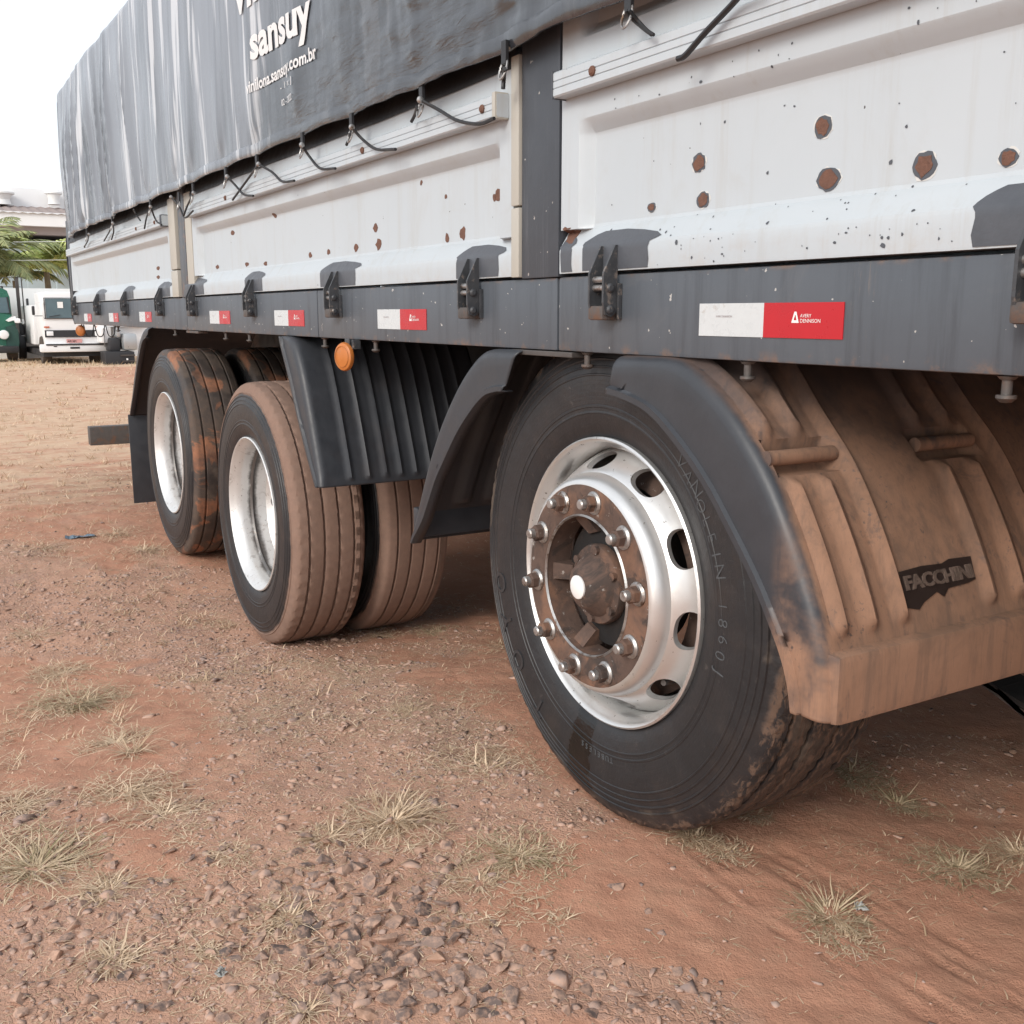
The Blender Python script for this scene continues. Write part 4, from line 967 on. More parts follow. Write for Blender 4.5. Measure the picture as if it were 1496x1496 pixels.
tprint('sansuy', .140, tx(371, 60), tx(456, 20), tzz(400, 66)-.004, .0045, 1.0, slant=-.03)
tprint('vinilona', .21, tx(346, 5), tx(346, 5)+.92, tzz(352, 22), .006, 1.02)
tprint('vinilona.sansuy.com.br', .050, tx(366, 130), tx(462, 70), tzz(372, 137)+.004, .0012, 1.0, slant=-.01)
tprint('-  1  x  J', .026, tx(410, 130), tx(430, 118), tzz(411, 132))
tprint('02 - 2022', .026, tx(411, 155), tx(429, 141), tzz(411, 155))
# rings, cords and hooks
def dring(x, z):
    y = float(tarp_y(np.array(x), np.array(TZ0+.03)))-.004; pts = []
    for i in range(20):
        a = 2*math.pi*i/20; pts.append((x+.0125*math.cos(a), y-.004+.006*math.sin(a), z-.012+.019*math.sin(a)))
    G().tube(pts, .0024, 7, True).go('ring', M['steel'], tarp, True)
    G().box(x-.009, x+.009, y-.0035, y+.004, z-.002, z+.042, .001).go('ring_tab', M['black'], tarp)
    return Vector((x, y-.004, z-.028))
def cord(a, b, r_=.0042, sag=.008, name='elastic_cord', n=14):
    a = Vector(a); b = Vector(b); m = (a+b)/2+Vector((0, -.012, -sag))
    G().tube([tuple(p) for p in spline([tuple(a), tuple(m), tuple(b)], n)], r_, 7).go(name, M['black'], tarp, True)
EY = 1.106
def pt(px, py, y=EY): return onY(px, py, y)
tie = {}
for (px, py) in ((914, 12), (735, 92), (612, 150), (512, 190), (440, 215), (375, 245), (332, 262), (283, 284), (262, 296), (220, 305), (165, 328), (128, 345)):
    q = onY(px, py, 1.085); tie[px] = dring(q.x, q.z)
def elastic(px, py, pts, knot=True, r_=.0040):
    p0 = pt(px, py, 1.078); P_ = [tuple(p0)]+[tuple(pt(a, b, 1.100)) for a, b in pts]
    G().tube([tuple(p) for p in spline(P_, 18)], r_, 7).go('elastic_cord', M['black'], tarp, True)
    if knot: G().lathe([(0, -.008), (.006, -.006), (.0085, 0), (.006, .006), (0, .008)], tuple(p0), 12, 0).go('knot', M['steel'], tarp, True)
elastic(614, 146, [(640, 160), (668, 176), (700, 181), (722, 173)]); elastic(514, 186, [(530, 204), (550, 218), (578, 218)])
elastic(441, 212, [(453, 230), (468, 246), (490, 246)]); elastic(378, 240, [(398, 252), (412, 265), (430, 264)]); elastic(378, 240, [(362, 262), (340, 292)], False)
elastic(332, 258, [(345, 272), (356, 284), (370, 286)]); elastic(283, 282, [(274, 300), (268, 316)]); elastic(250, 288, [(262, 302), (270, 318), (282, 308)])
elastic(220, 302, [(214, 318), (211, 334)], False); elastic(220, 302, [(228, 322), (236, 328)]); elastic(165, 326, [(160, 338), (152, 352)]); elastic(165, 326, [(166, 338), (163, 350)], False)
elastic(130, 342, [(128, 352), (123, 361)]); elastic(195, 306, [(199, 314), (205, 322)], False)
elastic(914, 15, [(926, 30), (940, 42), (952, 51)], False, .0030); elastic(919, 14, [(932, 30), (945, 44), (955, 51)], False, .0030)
elastic(737, 100, [(736, 115), (735, 130)], False, .0045); elastic(609, 156, [(606, 168), (601, 178)], False); elastic(511, 196, [(509, 205), (506, 212)], False)
p0 = onY(1110, -40, 1.070); elastic(1110, -40, [(1072, 4), (1030, 48), (1002, 80), (990, 86)], False, .0048)

# ================================================================== STONES AND GRASS
def stone_shape(seed, n=11, fl=.5):
    rs = np.random.RandomState(seed); bm = bmesh.new(); pts = []
    for i in range(n):
        v = rs.normal(size=3); v /= np.linalg.norm(v); v *= rs.uniform(.8, 1.05); v[2] *= fl; v[0] *= 1.15; bm.verts.new(v)
    r_ = bmesh.ops.convex_hull(bm, input=bm.verts[:]); bmesh.ops.delete(bm, geom=[q for q in r_['geom_interior'] if isinstance(q, bmesh.types.BMVert)], context='VERTS')
    bmesh.ops.triangulate(bm, faces=bm.faces[:]); bm.normal_update(); bm.verts.index_update()
    out = np.array([q.co[:] for q in bm.verts]), np.array([[q.index for q in fc.verts] for fc in bm.faces]); 
    return out, bm
def m_stone(name, attr, f_=1.):
    k = NT(name); p = k.pos()
    if attr: at = k.n('Attribute'); at.attribute_name = 'tone'; t = at.outputs['Fac']
    else: t = k.n('ObjectInfo').outputs['Random']
    c = k.mix(k.ramp(t, .0, .75), (.20*f_, .155*f_, .142*f_), (.44*f_, .315*f_, .262*f_)); c = k.mix(k.ramp(t, .82, .95), c, (.38, .23, .16))
    n = k.noise(70, 5, .65, p); c = k.mix(k.ramp(k.math('ADD', n, k.math('MULTIPLY', k.noise(5, 3, .5, p), .5)), .62, .90, 0, .8), c, (.52, .33, .24))
    return k.fin(c, .9, 0, k.bump(n, .5, .003), .25)
M['stone'] = m_stone('basalt_gravel', True); M['stone1'] = m_stone('basalt_stone', False, .58)
shp = [stone_shape(100+i, 10+i % 4, .42+.05*(i % 4)) for i in range(12)]
def join_instances(name, pos, scl, rot, tilt, idx, shapes, mat, tone=None, label=None):
    Vs, Fs, Ts = [], [], []; b = 0
    for k_, (v, f) in enumerate(shapes):
        sel = np.where(idx == k_)[0]
        if not len(sel): continue
        c, s_ = np.cos(rot[sel]), np.sin(rot[sel]); P_ = np.repeat(v[None], len(sel), 0)*scl[sel][:, None, :]
        x = P_[..., 0]*c[:, None]-P_[..., 1]*s_[:, None]; y = P_[..., 0]*s_[:, None]+P_[..., 1]*c[:, None]; z = P_[..., 2]+x*tilt[sel][:, :1]+y*tilt[sel][:, 1:]
        A = np.stack([x, y, z], -1)+pos[sel][:, None, :]; Vs.append(A.reshape(-1, 3))
        Fs.append((f[None]+(b+np.arange(len(sel))*len(v))[:, None, None]).reshape(-1, 3)); Ts.append(np.repeat(tone[sel], len(v)) if tone is not None else None); b += len(sel)*len(v)
    V = np.concatenate(Vs); F = np.concatenate(Fs); me = bpy.data.meshes.new(name); me.vertices.add(len(V)); me.vertices.foreach_set('co', V.ravel())
    me.loops.add(F.size); me.loops.foreach_set('vertex_index', F.ravel().astype(np.int32)); me.polygons.add(len(F)); me.polygons.foreach_set('loop_start', np.arange(0, F.size, 3, dtype=np.int32)); me.update(calc_edges=True)
    if tone is not None: a = me.attributes.new('tone', 'FLOAT', 'POINT'); a.data.foreach_set('value', np.concatenate(Ts).astype(np.float32))
    me.materials.append(mat); o = bpy.data.objects.new(name, me); COL.objects.link(o); return o
def scatter(n, x0, x1, y0, y1, seed, dens, lo=.0):
    rs = np.random.RandomState(seed); x = rs.uniform(x0, x1, n); y = rs.uniform(y0, y1, n); d = dens(x, y); k_ = rs.uniform(0, 1, n) < d; return x[k_], y[k_]
# embedded gravel
x1_, y1_ = scatter(62000, -5., -.7, -.3, 2.6, 1, lambda x, y: np.clip((gravel(x, y)-.22)*1.5, .018, 1))
x2_, y2_ = scatter(24000, -12., -5., -1.5, 4.0, 2, lambda x, y: np.clip((gravel(x, y)-.2)*1.1, .02, 1)*.8)
xg = np.concatenate([x1_, x2_]); yg = np.concatenate([y1_, y2_]); n = len(xg); rs = np.random.RandomState(9)
sz = np.exp(rs.normal(math.log(.0050), .52, n))*np.where(xg < -5, 1.5, 1.)*(.75+.45*fbm(xg*2, yg*2, 2, 8)); sz = np.clip(sz, .0022, .020)
scl = np.stack([sz*rs.uniform(.9, 1.4, n), sz*rs.uniform(.7, 1.1, n), sz*rs.uniform(.6, 1.1, n)], 1)
pos = np.stack([xg, yg, gh(xg, yg)+scl[:, 2]*rs.uniform(-.45, .16, n)], 1)
dust = fbm(xg*3, yg*3, 3, 12)
stones = join_instances('gravel', pos, scl, rs.uniform(0, 6.3, n), rs.uniform(-.3, .3, (n, 2)), rs.randint(0, 12, n), [s_[0] for s_ in shp], M['stone'], np.clip(rs.uniform(0, .8, n)*.7+dust*.55, 0, 1))
stones['kind'] = 'stuff'
# the loose stones that lie proud, one object each
smesh = []
for i, (s_, bm) in enumerate(shp[:8]):
    bmesh.ops.bevel(bm, geom=bm.edges[:], offset=.025, segments=1, affect='EDGES'); me = bpy.data.meshes.new('stone'); bm.to_mesh(me); me.materials.append(M['stone1']); smesh.append(me)
rs = np.random.RandomState(77); placed = []
def put_stone(x, y, s):
    for (a, b, c) in placed:
        if (a-x)**2+(b-y)**2 < (.80*(c+s))**2: return False
    placed.append((x, y, s)); o = bpy.data.objects.new('stone', smesh[rs.randint(8)]); COL.objects.link(o); o.parent = ground
    o.location = (x, y, float(gh(x, y))+s*.06); o.rotation_euler = (rs.uniform(-.35, .35), rs.uniform(-.35, .35), rs.uniform(0, 6.3)); o.scale = (s*rs.uniform(.95, 1.3), s*rs.uniform(.75, 1.05), s*rs.uniform(.8, 1.25)); return True
cnt = 0
for t in range(6000):
    if cnt >= 125: break
    # the pile lies along a band seen from (430,1300) to (680,1480)
    a = rs.uniform(0, 1); px = 455+a*165+rs.normal(0, 36); py = 1318+a*130+rs.normal(0, 26)
    if py > 1490: continue
    q = onZ(px, py, 0); cnt += put_stone(q.x, q.y, rs.uniform(.013, .0235))
cnt = 0
for t in range(6000):
    if cnt >= 100: break
    px = rs.uniform(20, 1000); py = rs.uniform(1240, 1494)
    q = onZ(px, py, 0)
    if float(gravel(np.array(q.x), np.array(q.y))) < .45 and rs.uniform() > .05: continue
    cnt += put_stone(q.x, q.y, rs.uniform(.010, .018))

# dry grass
def m_straw(name, a, b, gr):
    k = NT(name); p = k.pos(); at = k.n('Attribute'); at.attribute_name = 'tone'; t = at.outputs['Fac']
    c = k.mix(t, a, b); c = k.mix(k.ramp(t, .0, .12), gr, c); c = k.mix(k.ramp(k.noise(9, 3, .5, p), .4, .7, 0, .4), c, a)
    m = k.fin(c, .75, 0, None, .3); return m
M['straw'] = m_straw('dry_grass', (.38, .26, .16), (.84, .66, .47), (.44, .31, .19))
M['green'] = m_straw('green_grass', (.33, .25, .145), (.74, .58, .40), (.17, .17, .075))
def blades(cx, cy, cz, rs, L, az, el, w_, curl, tone, V, F, T):
    # one curved blade of three segments
    dx, dy = math.cos(az), math.sin(az); px_, py_ = -dy, dx; x, y, z = cx, cy, cz; b = len(V); e = el
    for i in range(4):
        ww = w_*(1, .85, .55, 0)[i]
        if i < 3: V.append((x-px_*ww, y-py_*ww, z)); V.append((x+px_*ww, y+py_*ww, z)); T += [tone, tone]
        else: V.append((x, y, z)); T.append(tone)
        g_ = rs.normal(0, .22); dx, dy = dx*math.cos(g_)-dy*math.sin(g_), dx*math.sin(g_)+dy*math.cos(g_)
        x += dx*math.cos(e)*L/3; y += dy*math.cos(e)*L/3; z += math.sin(e)*L/3; e -= curl
    F += [(b, b+1, b+3, b+2), (b+2, b+3, b+5, b+4), (b+4, b+5, b+6)]
def tuft(n, rad, L, seed, flat=.5, lean=None, wid=.0012, tlo=0., thi=1.):
    rs = np.random.RandomState(seed); V, F, T = [], [], []
    for i in range(n):
        a = rs.uniform(0, 6.283); r_ = rad*abs(rs.normal(0, .45)); az = a+rs.normal(0, .5)
        if lean is not None: az = az if rs.uniform() > .55 else lean+rs.normal(0, .5)
        el = rs.uniform(.15, 1.25)*(1-flat)+rs.uniform(.0, .35)*flat
        blades(r_*math.cos(a), r_*math.sin(a), -.003, rs, L*min(1.3, .25+rs.exponential(.38)), az, el, wid*rs.uniform(.5, 1.8), rs.uniform(.0, .6), rs.uniform(tlo, thi), V, F, T)
    for i in range(int(n*1.6)):   # flattened thatch round the base
        a = rs.uniform(0, 6.283); r_ = rad*1.5*math.sqrt(rs.uniform()); blades(r_*math.cos(a)*1.2, r_*math.sin(a), .001, rs, L*rs.uniform(.15, .6), rs.uniform(0, 6.283), rs.uniform(0, .35), wid*rs.uniform(.5, 1.2), rs.uniform(0, .2), rs.uniform(tlo, thi), V, F, T)
    return V, F, T
def mesh_tone(name, V, F, T, mat):
    me = bpy.data.meshes.new(name); me.from_pydata(V, [], F); a = me.attributes.new('tone', 'FLOAT', 'POINT'); a.data.foreach_set('value', np.array(T, np.float32)); me.materials.append(mat); return me
def add_tuft(px, py, n, rad, L, label, seed, green=False, flat=.5, lean=None, wid=.0012, sx=1.):
    q = onZ(px, py, 0)
    for _ in range(4): q = onZ(px, py, float(gh(q.x, q.y)))
    V, F, T = tuft(n, rad, L, seed, flat, lean, wid)
    # stretched along the line that runs across the view
    V = [(a*(1+(sx-1)*.7), b*(1+(sx-1)*.7)*1., c) for a, b, c in V] if sx != 1. else V
    o = bpy.data.objects.new('grass_tuft', mesh_tone('grass_tuft', V, F, T, M['green' if green else 'straw'])); COL.objects.link(o); o.location = q
    tag(o, label, 'grass tuft', 'grass tufts on the dirt'); return o
TU = [(575, 1200, 150, .05, .085, 'bushy pale straw tuft above the dark stone pile', 0, .25, None), (110, 1030, 170, .075, .12, 'broad dense tuft on the bare red patch at the left', 1, .55, .3), (90, 985, 90, .05, .11, 'flattened blond tuft just above the broad dense one at the left edge', 0, .8, 1.0),
      (170, 1085, 80, .05, .08, 'thin tuft in the middle of the bare red patch', 0, .5, None), (190, 1160, 110, .055, .095, 'long swept tuft with pale tips beside the bare red patch', 0, .75, 1.0), (240, 1190, 70, .045, .07, 'low tuft trailing right of the swept tuft', 0, .8, 1.0),
      (50, 1270, 190, .07, .11, 'thick sprawling tuft at the left edge of the gravel', 1, .6, None), (155, 1300, 40, .02, .07, 'small spiky white tuft beside the thick sprawling one', 0, .5, None), (20, 1180, 60, .04, .10, 'long bent pale stalks lying at the left edge', 0, .85, .9),
      (165, 1405, 50, .02, .075, 'starry pale tuft on the gravel near the bottom left corner', 0, .45, None), (305, 1390, 16, .01, .04, 'tiny straw sprig on gravel right of the starry tuft', 0, .5, None), (340, 1250, 26, .02, .05, 'small white star shaped sprig in the middle gravel', 0, .6, None), (280, 1225, 36, .025, .05, 'small greenish sprig near the white star sprig', 0, .6, None),
      (475, 1225, 50, .025, .055, 'short ragged tuft left of the bushy straw tuft', 0, .55, None), (420, 1340, 50, .03, .055, 'short blond tuft touching the dark stone pile', 0, .5, None), (705, 1125, 110, .06, .065, 'loose blond tuft left of the big front tyre', 0, .55, None), (760, 1250, 90, .045, .07, 'greenish straw tuft on bare soil below the big tyre', 1, .5, None),
      (700, 1290, 140, .06, .05, 'dense low straw patch between stones and bare soil', 0, .5, None), (1010, 1225, 55, .022, .06, 'pale tuft just under the big front tyre', 0, .35, None), (1060, 1245, 45, .025, .045, 'low pale tuft right of the tuft under the big tyre', 0, .6, None), (1210, 1340, 120, .028, .075, 'green centred tuft standing on the tyre track marks', 1, .2, None), (1235, 1370, 50, .03, .05, 'dry straw skirt below the green centred tuft', 0, .7, None),
      (1400, 1270, 80, .035, .07, 'green and straw tuft near the right edge', 1, .45, None), (1310, 1175, 130, .045, .06, 'dark spiky tuft in the shade behind the front wheel', 1, .35, None), (1245, 1130, 90, .04, .06, 'dark low tuft right behind the front tyre', 1, .5, None), (1490, 1250, 60, .03, .075, 'pale tuft cut by the right edge', 0, .4, None), (1100, 1190, 30, .02, .05, 'thin pale tuft at the tread of the front tyre', 0, .4, None),
      (195, 1100, 12, .012, .19, 'few tall thin stalks rising from the bare red patch', 0, .1, None), (445, 1480, 14, .008, .07, 'upright pale sprig at the bottom edge', 0, .0, None), (210, 805, 90, .09, .12, 'yellow tuft by the bare soil left of the rear wheel', 0, .6, None), (170, 780, 70, .08, .10, 'pale tuft beside the blue scrap', 0, .6, None), (60, 800, 80, .1, .10, 'wispy tuft left of the blue scrap', 0, .7, None),
      (640, 925, 60, .05, .06, 'short grass at the foot of the inner dual tyre', 1, .6, None), (560, 930, 40, .04, .06, 'short pale grass between the two dual tyres', 0, .6, None), (310, 905, 70, .06, .07, 'straw tuft in front of the brown dusty tyre', 0, .6, None), (50, 925, 60, .05, .08, 'straw tuft on dark gravel at the left edge', 0, .6, None), (600, 1040, 40, .03, .05, 'thin straw sprig in the middle gravel', 0, .5, None), (820, 1345, 14, .012, .04, 'tiny straw sprig on the smooth soil', 0, .7, None)]
for i, (px, py, n_, rad, L_, lab, gr_, fl, ln) in enumerate(TU): add_tuft(px, py, int(n_*3.2), rad*1.5, L_, lab, 300+i, bool(gr_), min(.96, fl*.6+.42), ln)
# scattered straw and low far grass: nobody could count it
V, F, T = [], [], []; rs = np.random.RandomState(21)
def litter(n, x0, x1, y0, y1, L, w_, dens, flat=.12):
    x = rs.uniform(x0, x1, n); y = rs.uniform(y0, y1, n); k_ = rs.uniform(0, 1, n) < dens(x, y); x, y = x[k_], y[k_]; z = gh(x, y)
    for a, b, c in zip(x, y, z): blades(a, b, c+.001, rs, L*rs.uniform(.3, 1.2), rs.uniform(0, 6.283), rs.uniform(0, flat*3), w_*rs.uniform(.6, 1.3), rs.uniform(.05, .3), rs.uniform(0, 1), V, F, T)
cl = lambda x, y: sstep(.50, .66, fbm(x*2.6, y*2.6, 4, 17))
litter(70000, -3.4, -.7, -.2, 2.3, .024, .0009, lambda x, y: (.06+.34*np.clip(gravel(x, y), 0, 1)+.75*cl(x, y))*sstep(-.8, -1.5, x)+.03)
litter(8000, -3.4, -.7, -.2, 2.3, .050, .0011, lambda x, y: .03+.8*cl(x, y)*sstep(-.9, -1.5, x))
litter(34000, -7.5, -3.0, -.8, 3.6, .045, .0015, lambda x, y: .22+.75*cl(x, y))
litter(22000, -16, -7.0, -2.5, 5, .10, .0028, lambda x, y: .25+.7*cl(x*.6, y*.6))
litter(16000, -38, -15, -6, 12, .20, .008, lambda x, y: .3+.6*cl(x*.3, y*.3))
def litter_t(n, x0, x1, y0, y1, L, w_, k0):
    x = rs.uniform(x0, x1, n); y = rs.uniform(y0, y1, n); z = gh(x, y)
    for a, b, c in zip(x, y, z):
        for _ in range(k0): blades(a+rs.normal(0, L*.3), b+rs.normal(0, L*.3), c-.002, rs, L*rs.uniform(.4, 1.2), rs.uniform(0, 6.283), rs.uniform(.1, 1.1), w_*rs.uniform(.6, 1.3), rs.uniform(.1, .4), rs.uniform(0, 1), V, F, T)
litter_t(260, -7.5, -2.6, -.4, 1.1, .055, .0013, 16); litter_t(420, -16, -7.5, -2, 3.2, .09, .0026, 14); litter_t(500, -34, -15, -5, 9, .14, .006, 10)
o = bpy.data.objects.new('dry_grass', mesh_tone('dry_grass', V, F, T, M['straw'])); COL.objects.link(o); tag(o, 'scattered dry straw and short grass over the dirt yard', 'grass', None, 'stuff')
V, F, T = [], [], []
litter(9000, -38, -29, -8, 14, .16, .01, lambda x, y: sstep(-30.5, -32.5, x)*.9, .4)
o = bpy.data.objects.new('verge_grass', mesh_tone('verge_grass', V, F, T, M['green'])); COL.objects.link(o); tag(o, 'strip of greener grass in front of the parked trucks', 'grass', None, 'stuff')
# litter
def scrap(px, py, w_, h_, mat, lab, seed):
    q = onZ(px, py, 0)
    for _ in range(4): q = onZ(px, py, float(gh(q.x, q.y)))
    rs_ = np.random.RandomState(seed); nu, nv = 9, 6; Vv = []
    for i in range(nu):
        for j in range(nv):
            Vv.append((q.x+(j/(nv-1)-.5)*h_+rs_.normal(0, .004), q.y+(i/(nu-1)-.5)*w_+rs_.normal(0, .004), q.z+.004+abs(rs_.normal(0, .007))))
    o = mk('plastic_scrap', Vv, gridf(nu, nv), mat, None, False); tag(o, lab, 'litter')
M['bluep'] = plain('blue_plastic', (.13, .18, .23), .5, 0, .3, 30); M['clearp'] = plain('pale_plastic', (.36, .36, .34), .7, 0, .3, 90)
scrap(118, 786, .15, .05, M['bluep'], 'flattened grey blue plastic scrap lying in the dry grass', 1)
scrap(1255, 1331, .012, .009, M['clearp'], 'shiny pale plastic bit beside the green centred tuft', 2)
scrap(322, 1427, .010, .008, M['clearp'], 'shiny white bit on the gravel near the bottom left', 4)

# ================================================================== BACKGROUND
GB = -.45
M['wallw'] = plain('white_wall', (.80, .80, .78), .8, 0, .04, 1.5); M['roofb'] = plain('brown_roof', (.30, .24, .22), .8, 0, .2, 2)
M['fascia'] = plain('white_fascia', (.82, .82, .82), .7, 0, .03, 2); M['bluew'] = plain('pale_blue_wall', (.42, .50, .53), .7, 0, .1, .7); M['pinkw'] = plain('grey_pink_wall', (.34, .29, .28), .8, 0, .1, .7)
M['cab'] = plain('white_truck_paint', (.80, .80, .80), .35, 0, .03, 2); M['glass'] = plain('windscreen_glass', (.10, .15, .17), .12, 0, .3, 3); M['blk'] = plain('black_trim', (.025, .025, .028), .5, 0, .3, 5)
M['grn'] = plain('green_truck_paint', (.02, .13, .085), .3, 0, .2, 3); M['mast'] = plain('dark_steel', (.07, .06, .055), .6, .2, .3, 5); M['silv'] = plain('silver_tank', (.45, .47, .48), .35, .6, .15, 3)
M['plate'] = plain('plate_red', (.62, .30, .28), .5, 0, .1); M['amber'] = plain('amber_lens', (.50, .12, .04), .3); M['dusty'] = plain('dusty_tyre', (.07, .055, .045), .9, 0, .3, 6)
def pbox(name, px0, px1, py0, py1, X, dep, mat, par, bev=0., dx=0.):
    """a box whose front face, at distance X, spans what is seen between these pixels"""
    a = onX(px0, py0, X); b = onX(px1, py1, X)
    return G().box(X-dep+dx, X+dx, min(a.y, b.y), max(a.y, b.y), min(a.z, b.z), max(a.z, b.z), bev).go(name, mat, par, bev > 0)
# boundary wall
wall = pbox('boundary_wall', -330, 420, 417, 500, -40, .25, M['wallw'], None); tag(wall, 'long white boundary wall behind the parked trucks', 'wall')
a = onX(0, 417, -40).z
me_ = wall.data
for v_ in me_.vertices:
    if v_.co.z < 0: v_.co.z = GB-.3-wall.location.z
# building with brown roof
bld = empty('building', (-56, 4, GB), None, 'low white building with brown roof behind the palms', 'building')
pbox('wall', -420, 420, 340, 470, -56, 9, M['bluew'], bld); pbox('upper_wall', -420, 420, 326, 345, -55.6, 9, M['pinkw'], bld, 0, .1)
pbox('fascia', -430, 430, 311, 327, -55.0, 1., M['fascia'], bld, 0); pbox('canopy_fascia', 56, 420, 388, 395, -54.4, 1.2, M['fascia'], bld)
q0 = onX(0, 311, -55.0); q1 = onX(0, 296, -58)
yA, yB = onX(-430, 311, -55).y, onX(430, 311, -55).y
n_ = 60; V = []; F = []
for i in range(n_*2+1):
    y = yA+(yB-yA)*i/(n_*2); d = .05*(i % 2); V += [(-54.9, y, q0.z+.02+d), (-60.0, y, q1.z+.1+d)]
F = [(i*2, i*2+1, i*2+3, i*2+2) for i in range(n_*2)]; mk('roof', V, F, M['roofb'], bld)
pbox('roof_ridge', -430, 430, 293, 297, -59, .6, M['fascia'], bld)
for i in range(-6, 9): pbox('column', 40+i*42, 43+i*42, 392, 440, -54.3, .3, M['bluew'], bld)
for px in (2, 79):
    q = onX(px, 296, -58.5); s_ = 1. if px > 10 else 1.5
    G().lathe([(.30*s_, -.1), (.26*s_, .15), (.34*s_, .38), (.42*s_, .42), (.42*s_, .50), (.2*s_, .58), (0, .6)], (q.x, q.y, q.z), 20, 2).go('roof_vent', M['wallw'], bld, True)
# palms
M['frond'] = m_straw('palm_frond', (.36, .46, .14), (.75, .76, .32), (.18, .32, .10)); M['frondd'] = m_straw('dark_palm_frond', (.16, .20, .09), (.38, .38, .18), (.08, .14, .05))
M['stalk'] = plain('palm_stalk', (.45, .47, .30), .6, 0, .3, 4); M['trunk'] = plain('palm_trunk', (.20, .16, .11), .9, 0, .4, 6, .3, 20)
def palm(px, py, X, nf, L, label, mat, seed, el0=.9):
    q = onX(px, py, X); P_ = empty('palm_tree', (q.x, q.y, GB), None, label, 'palm', 'palms behind the wall'); rs_ = np.random.RandomState(seed)
    pts = [(q.x, q.y, GB-.1), (q.x+.03, q.y+.03, (GB+q.z)/2), (q.x, q.y, q.z)]
    G().tube([tuple(p) for p in spline(pts, 8)], [.16-.008*i for i in range(8)], 10).go('trunk', M['trunk'], P_, True)
    for i in range(nf):
        az = 2*math.pi*i/nf+rs_.normal(0, .25); el = el0+rs_.normal(0, .22); Lf = L*rs_.uniform(.8, 1.15); N = 15; p = np.array([q.x, q.y, q.z]); sp_ = [p.copy()]; e = el
        for k_ in range(N):
            p = p+np.array([math.cos(az)*math.cos(e), math.sin(az)*math.cos(e), math.sin(e)])*Lf/N; e -= .115+.03*k_/N; sp_.append(p.copy())
        V, F, T = [], [], []; side = np.array([-math.sin(az), math.cos(az), 0])
        for k_ in range(N):
            a, b = sp_[k_], sp_[k_+1]; o_ = len(V); w_ = .02; V += [tuple(a-side*w_), tuple(a+side*w_), tuple(b+side*w_), tuple(b-side*w_)]; T += [.8]*4; F.append((o_, o_+1, o_+2, o_+3))
        for k_ in range(2, N):
            for s_ in (-1, 1):
                for h_ in (0, .33, .66):
                    a = sp_[k_]*(1-h_)+sp_[k_+1]*h_; fw = (sp_[k_+1]-sp_[k_]); fw /= np.linalg.norm(fw); ln = Lf*.30*math.sin(math.pi*min(1, (k_+h_)/N*.92+.1))*rs_.uniform(.8, 1.1)
                    d = side*s_*.75+fw*.55+np.array([0, 0, -.35+rs_.normal(0, .12)]); d /= np.linalg.norm(d); m = a+d*ln*.55; t_ = a+d*ln+np.array([0, 0, -.12*ln]); pw = fw*.045; o_ = len(V)
                    V += [tuple(a-pw*.5), tuple(a+pw*.5), tuple(m+pw), tuple(m-pw), tuple(t_)]; tn = rs_.uniform(.05, 1); T += [tn]*5; F += [(o_, o_+1, o_+2, o_+3), (o_+3, o_+2, o_+4)]
        me = mesh_tone('frond', [tuple(np.array(v_)-np.array([q.x, q.y, q.z])) for v_ in V], F, T, mat); o = bpy.data.objects.new('frond', me); COL.objects.link(o); o.parent = P_; o.location = (0, 0, q.z-GB)
palm(68, 398, -45, 16, 2.9, 'yellow green palm with fronds reaching over the white truck', M['frond'], 3, 1.12)
palm(104, 402, -47, 12, 2.7, 'green palm half hidden by the truck tail', M['frond'], 8, 1.1)
palm(-26, 402, -44, 18, 3.8, 'dark palm at the left edge above the green truck', M['frondd'], 5, 1.0)
palm(22, 410, -46, 9, 2.2, 'small dark palm between the two trucks', M['frondd'], 6, 1.0)
for i, (px, py) in enumerate(((0, 351), (0, 378))):
    a = onX(-120, py-1, -43); b = onX(160, py+1, -43); o = G().tube([tuple(a), tuple((a+b)/2-Vector((0, 0, .06))), tuple(b)], .010, 5).go('overhead_cable', M['wallw'], None); tag(o, ('upper' if i == 0 else 'lower')+' pale cable strung in front of the palms', 'cable')
# white truck
X0 = -34.0
q = onX(107, 531, X0); wt_ = empty('white_truck', (X0, q.y, GB), None, 'white flat fronted truck parked facing the yard with black grille', 'truck')
pbox('cab', 60, 153, 426, 506, X0, 1.9, M['cab'], wt_, .09)
pbox('windscreen', 65, 149, 436, 465, X0, .02, M['glass'], wt_, .03 if 0 else 0, .03); 
for a_, b_, c_, d_ in ((64.3, 65.6, 435, 466), (148, 149.4, 435, 466), (64.3, 149.4, 434.8, 436.2), (64.3, 149.4, 464.6, 465.6)): pbox('windscreen_seal', a_, b_, c_, d_, X0, .02, M['blk'], wt_, 0, .045)
pbox('sun_sticker', 83, 92, 441, 450, X0, .005, M['wallw'], wt_, 0, .05)
pbox('grille', 65, 151, 482.5, 492, X0, .03, M['blk'], wt_, 0, .035)
for a_, b_ in ((67.5, 78), (138, 149)): pbox('headlight', a_, b_, 484, 490.5, X0, .03, M['fascia'], wt_, .02, .06)
pbox('marker', 64, 72, 476.8, 479, X0, .02, M['amber'], wt_, 0, .03); pbox('marker', 140, 147, 476.8, 479, X0, .02, M['amber'], wt_, 0, .03)
pbox('number_plate', 97, 120, 495.3, 500.5, X0, .02, M['plate'], wt_, 0, .04)
v_, f_ = text_mesh('AVK 3471', .1, .002); qq = onX(98.5, 499.8, X0); mk('plate_text', [(X0+.045, qq.y+a*.62, qq.z+b*.8) for a, b, c in v_], f_, M['blk'], wt_)
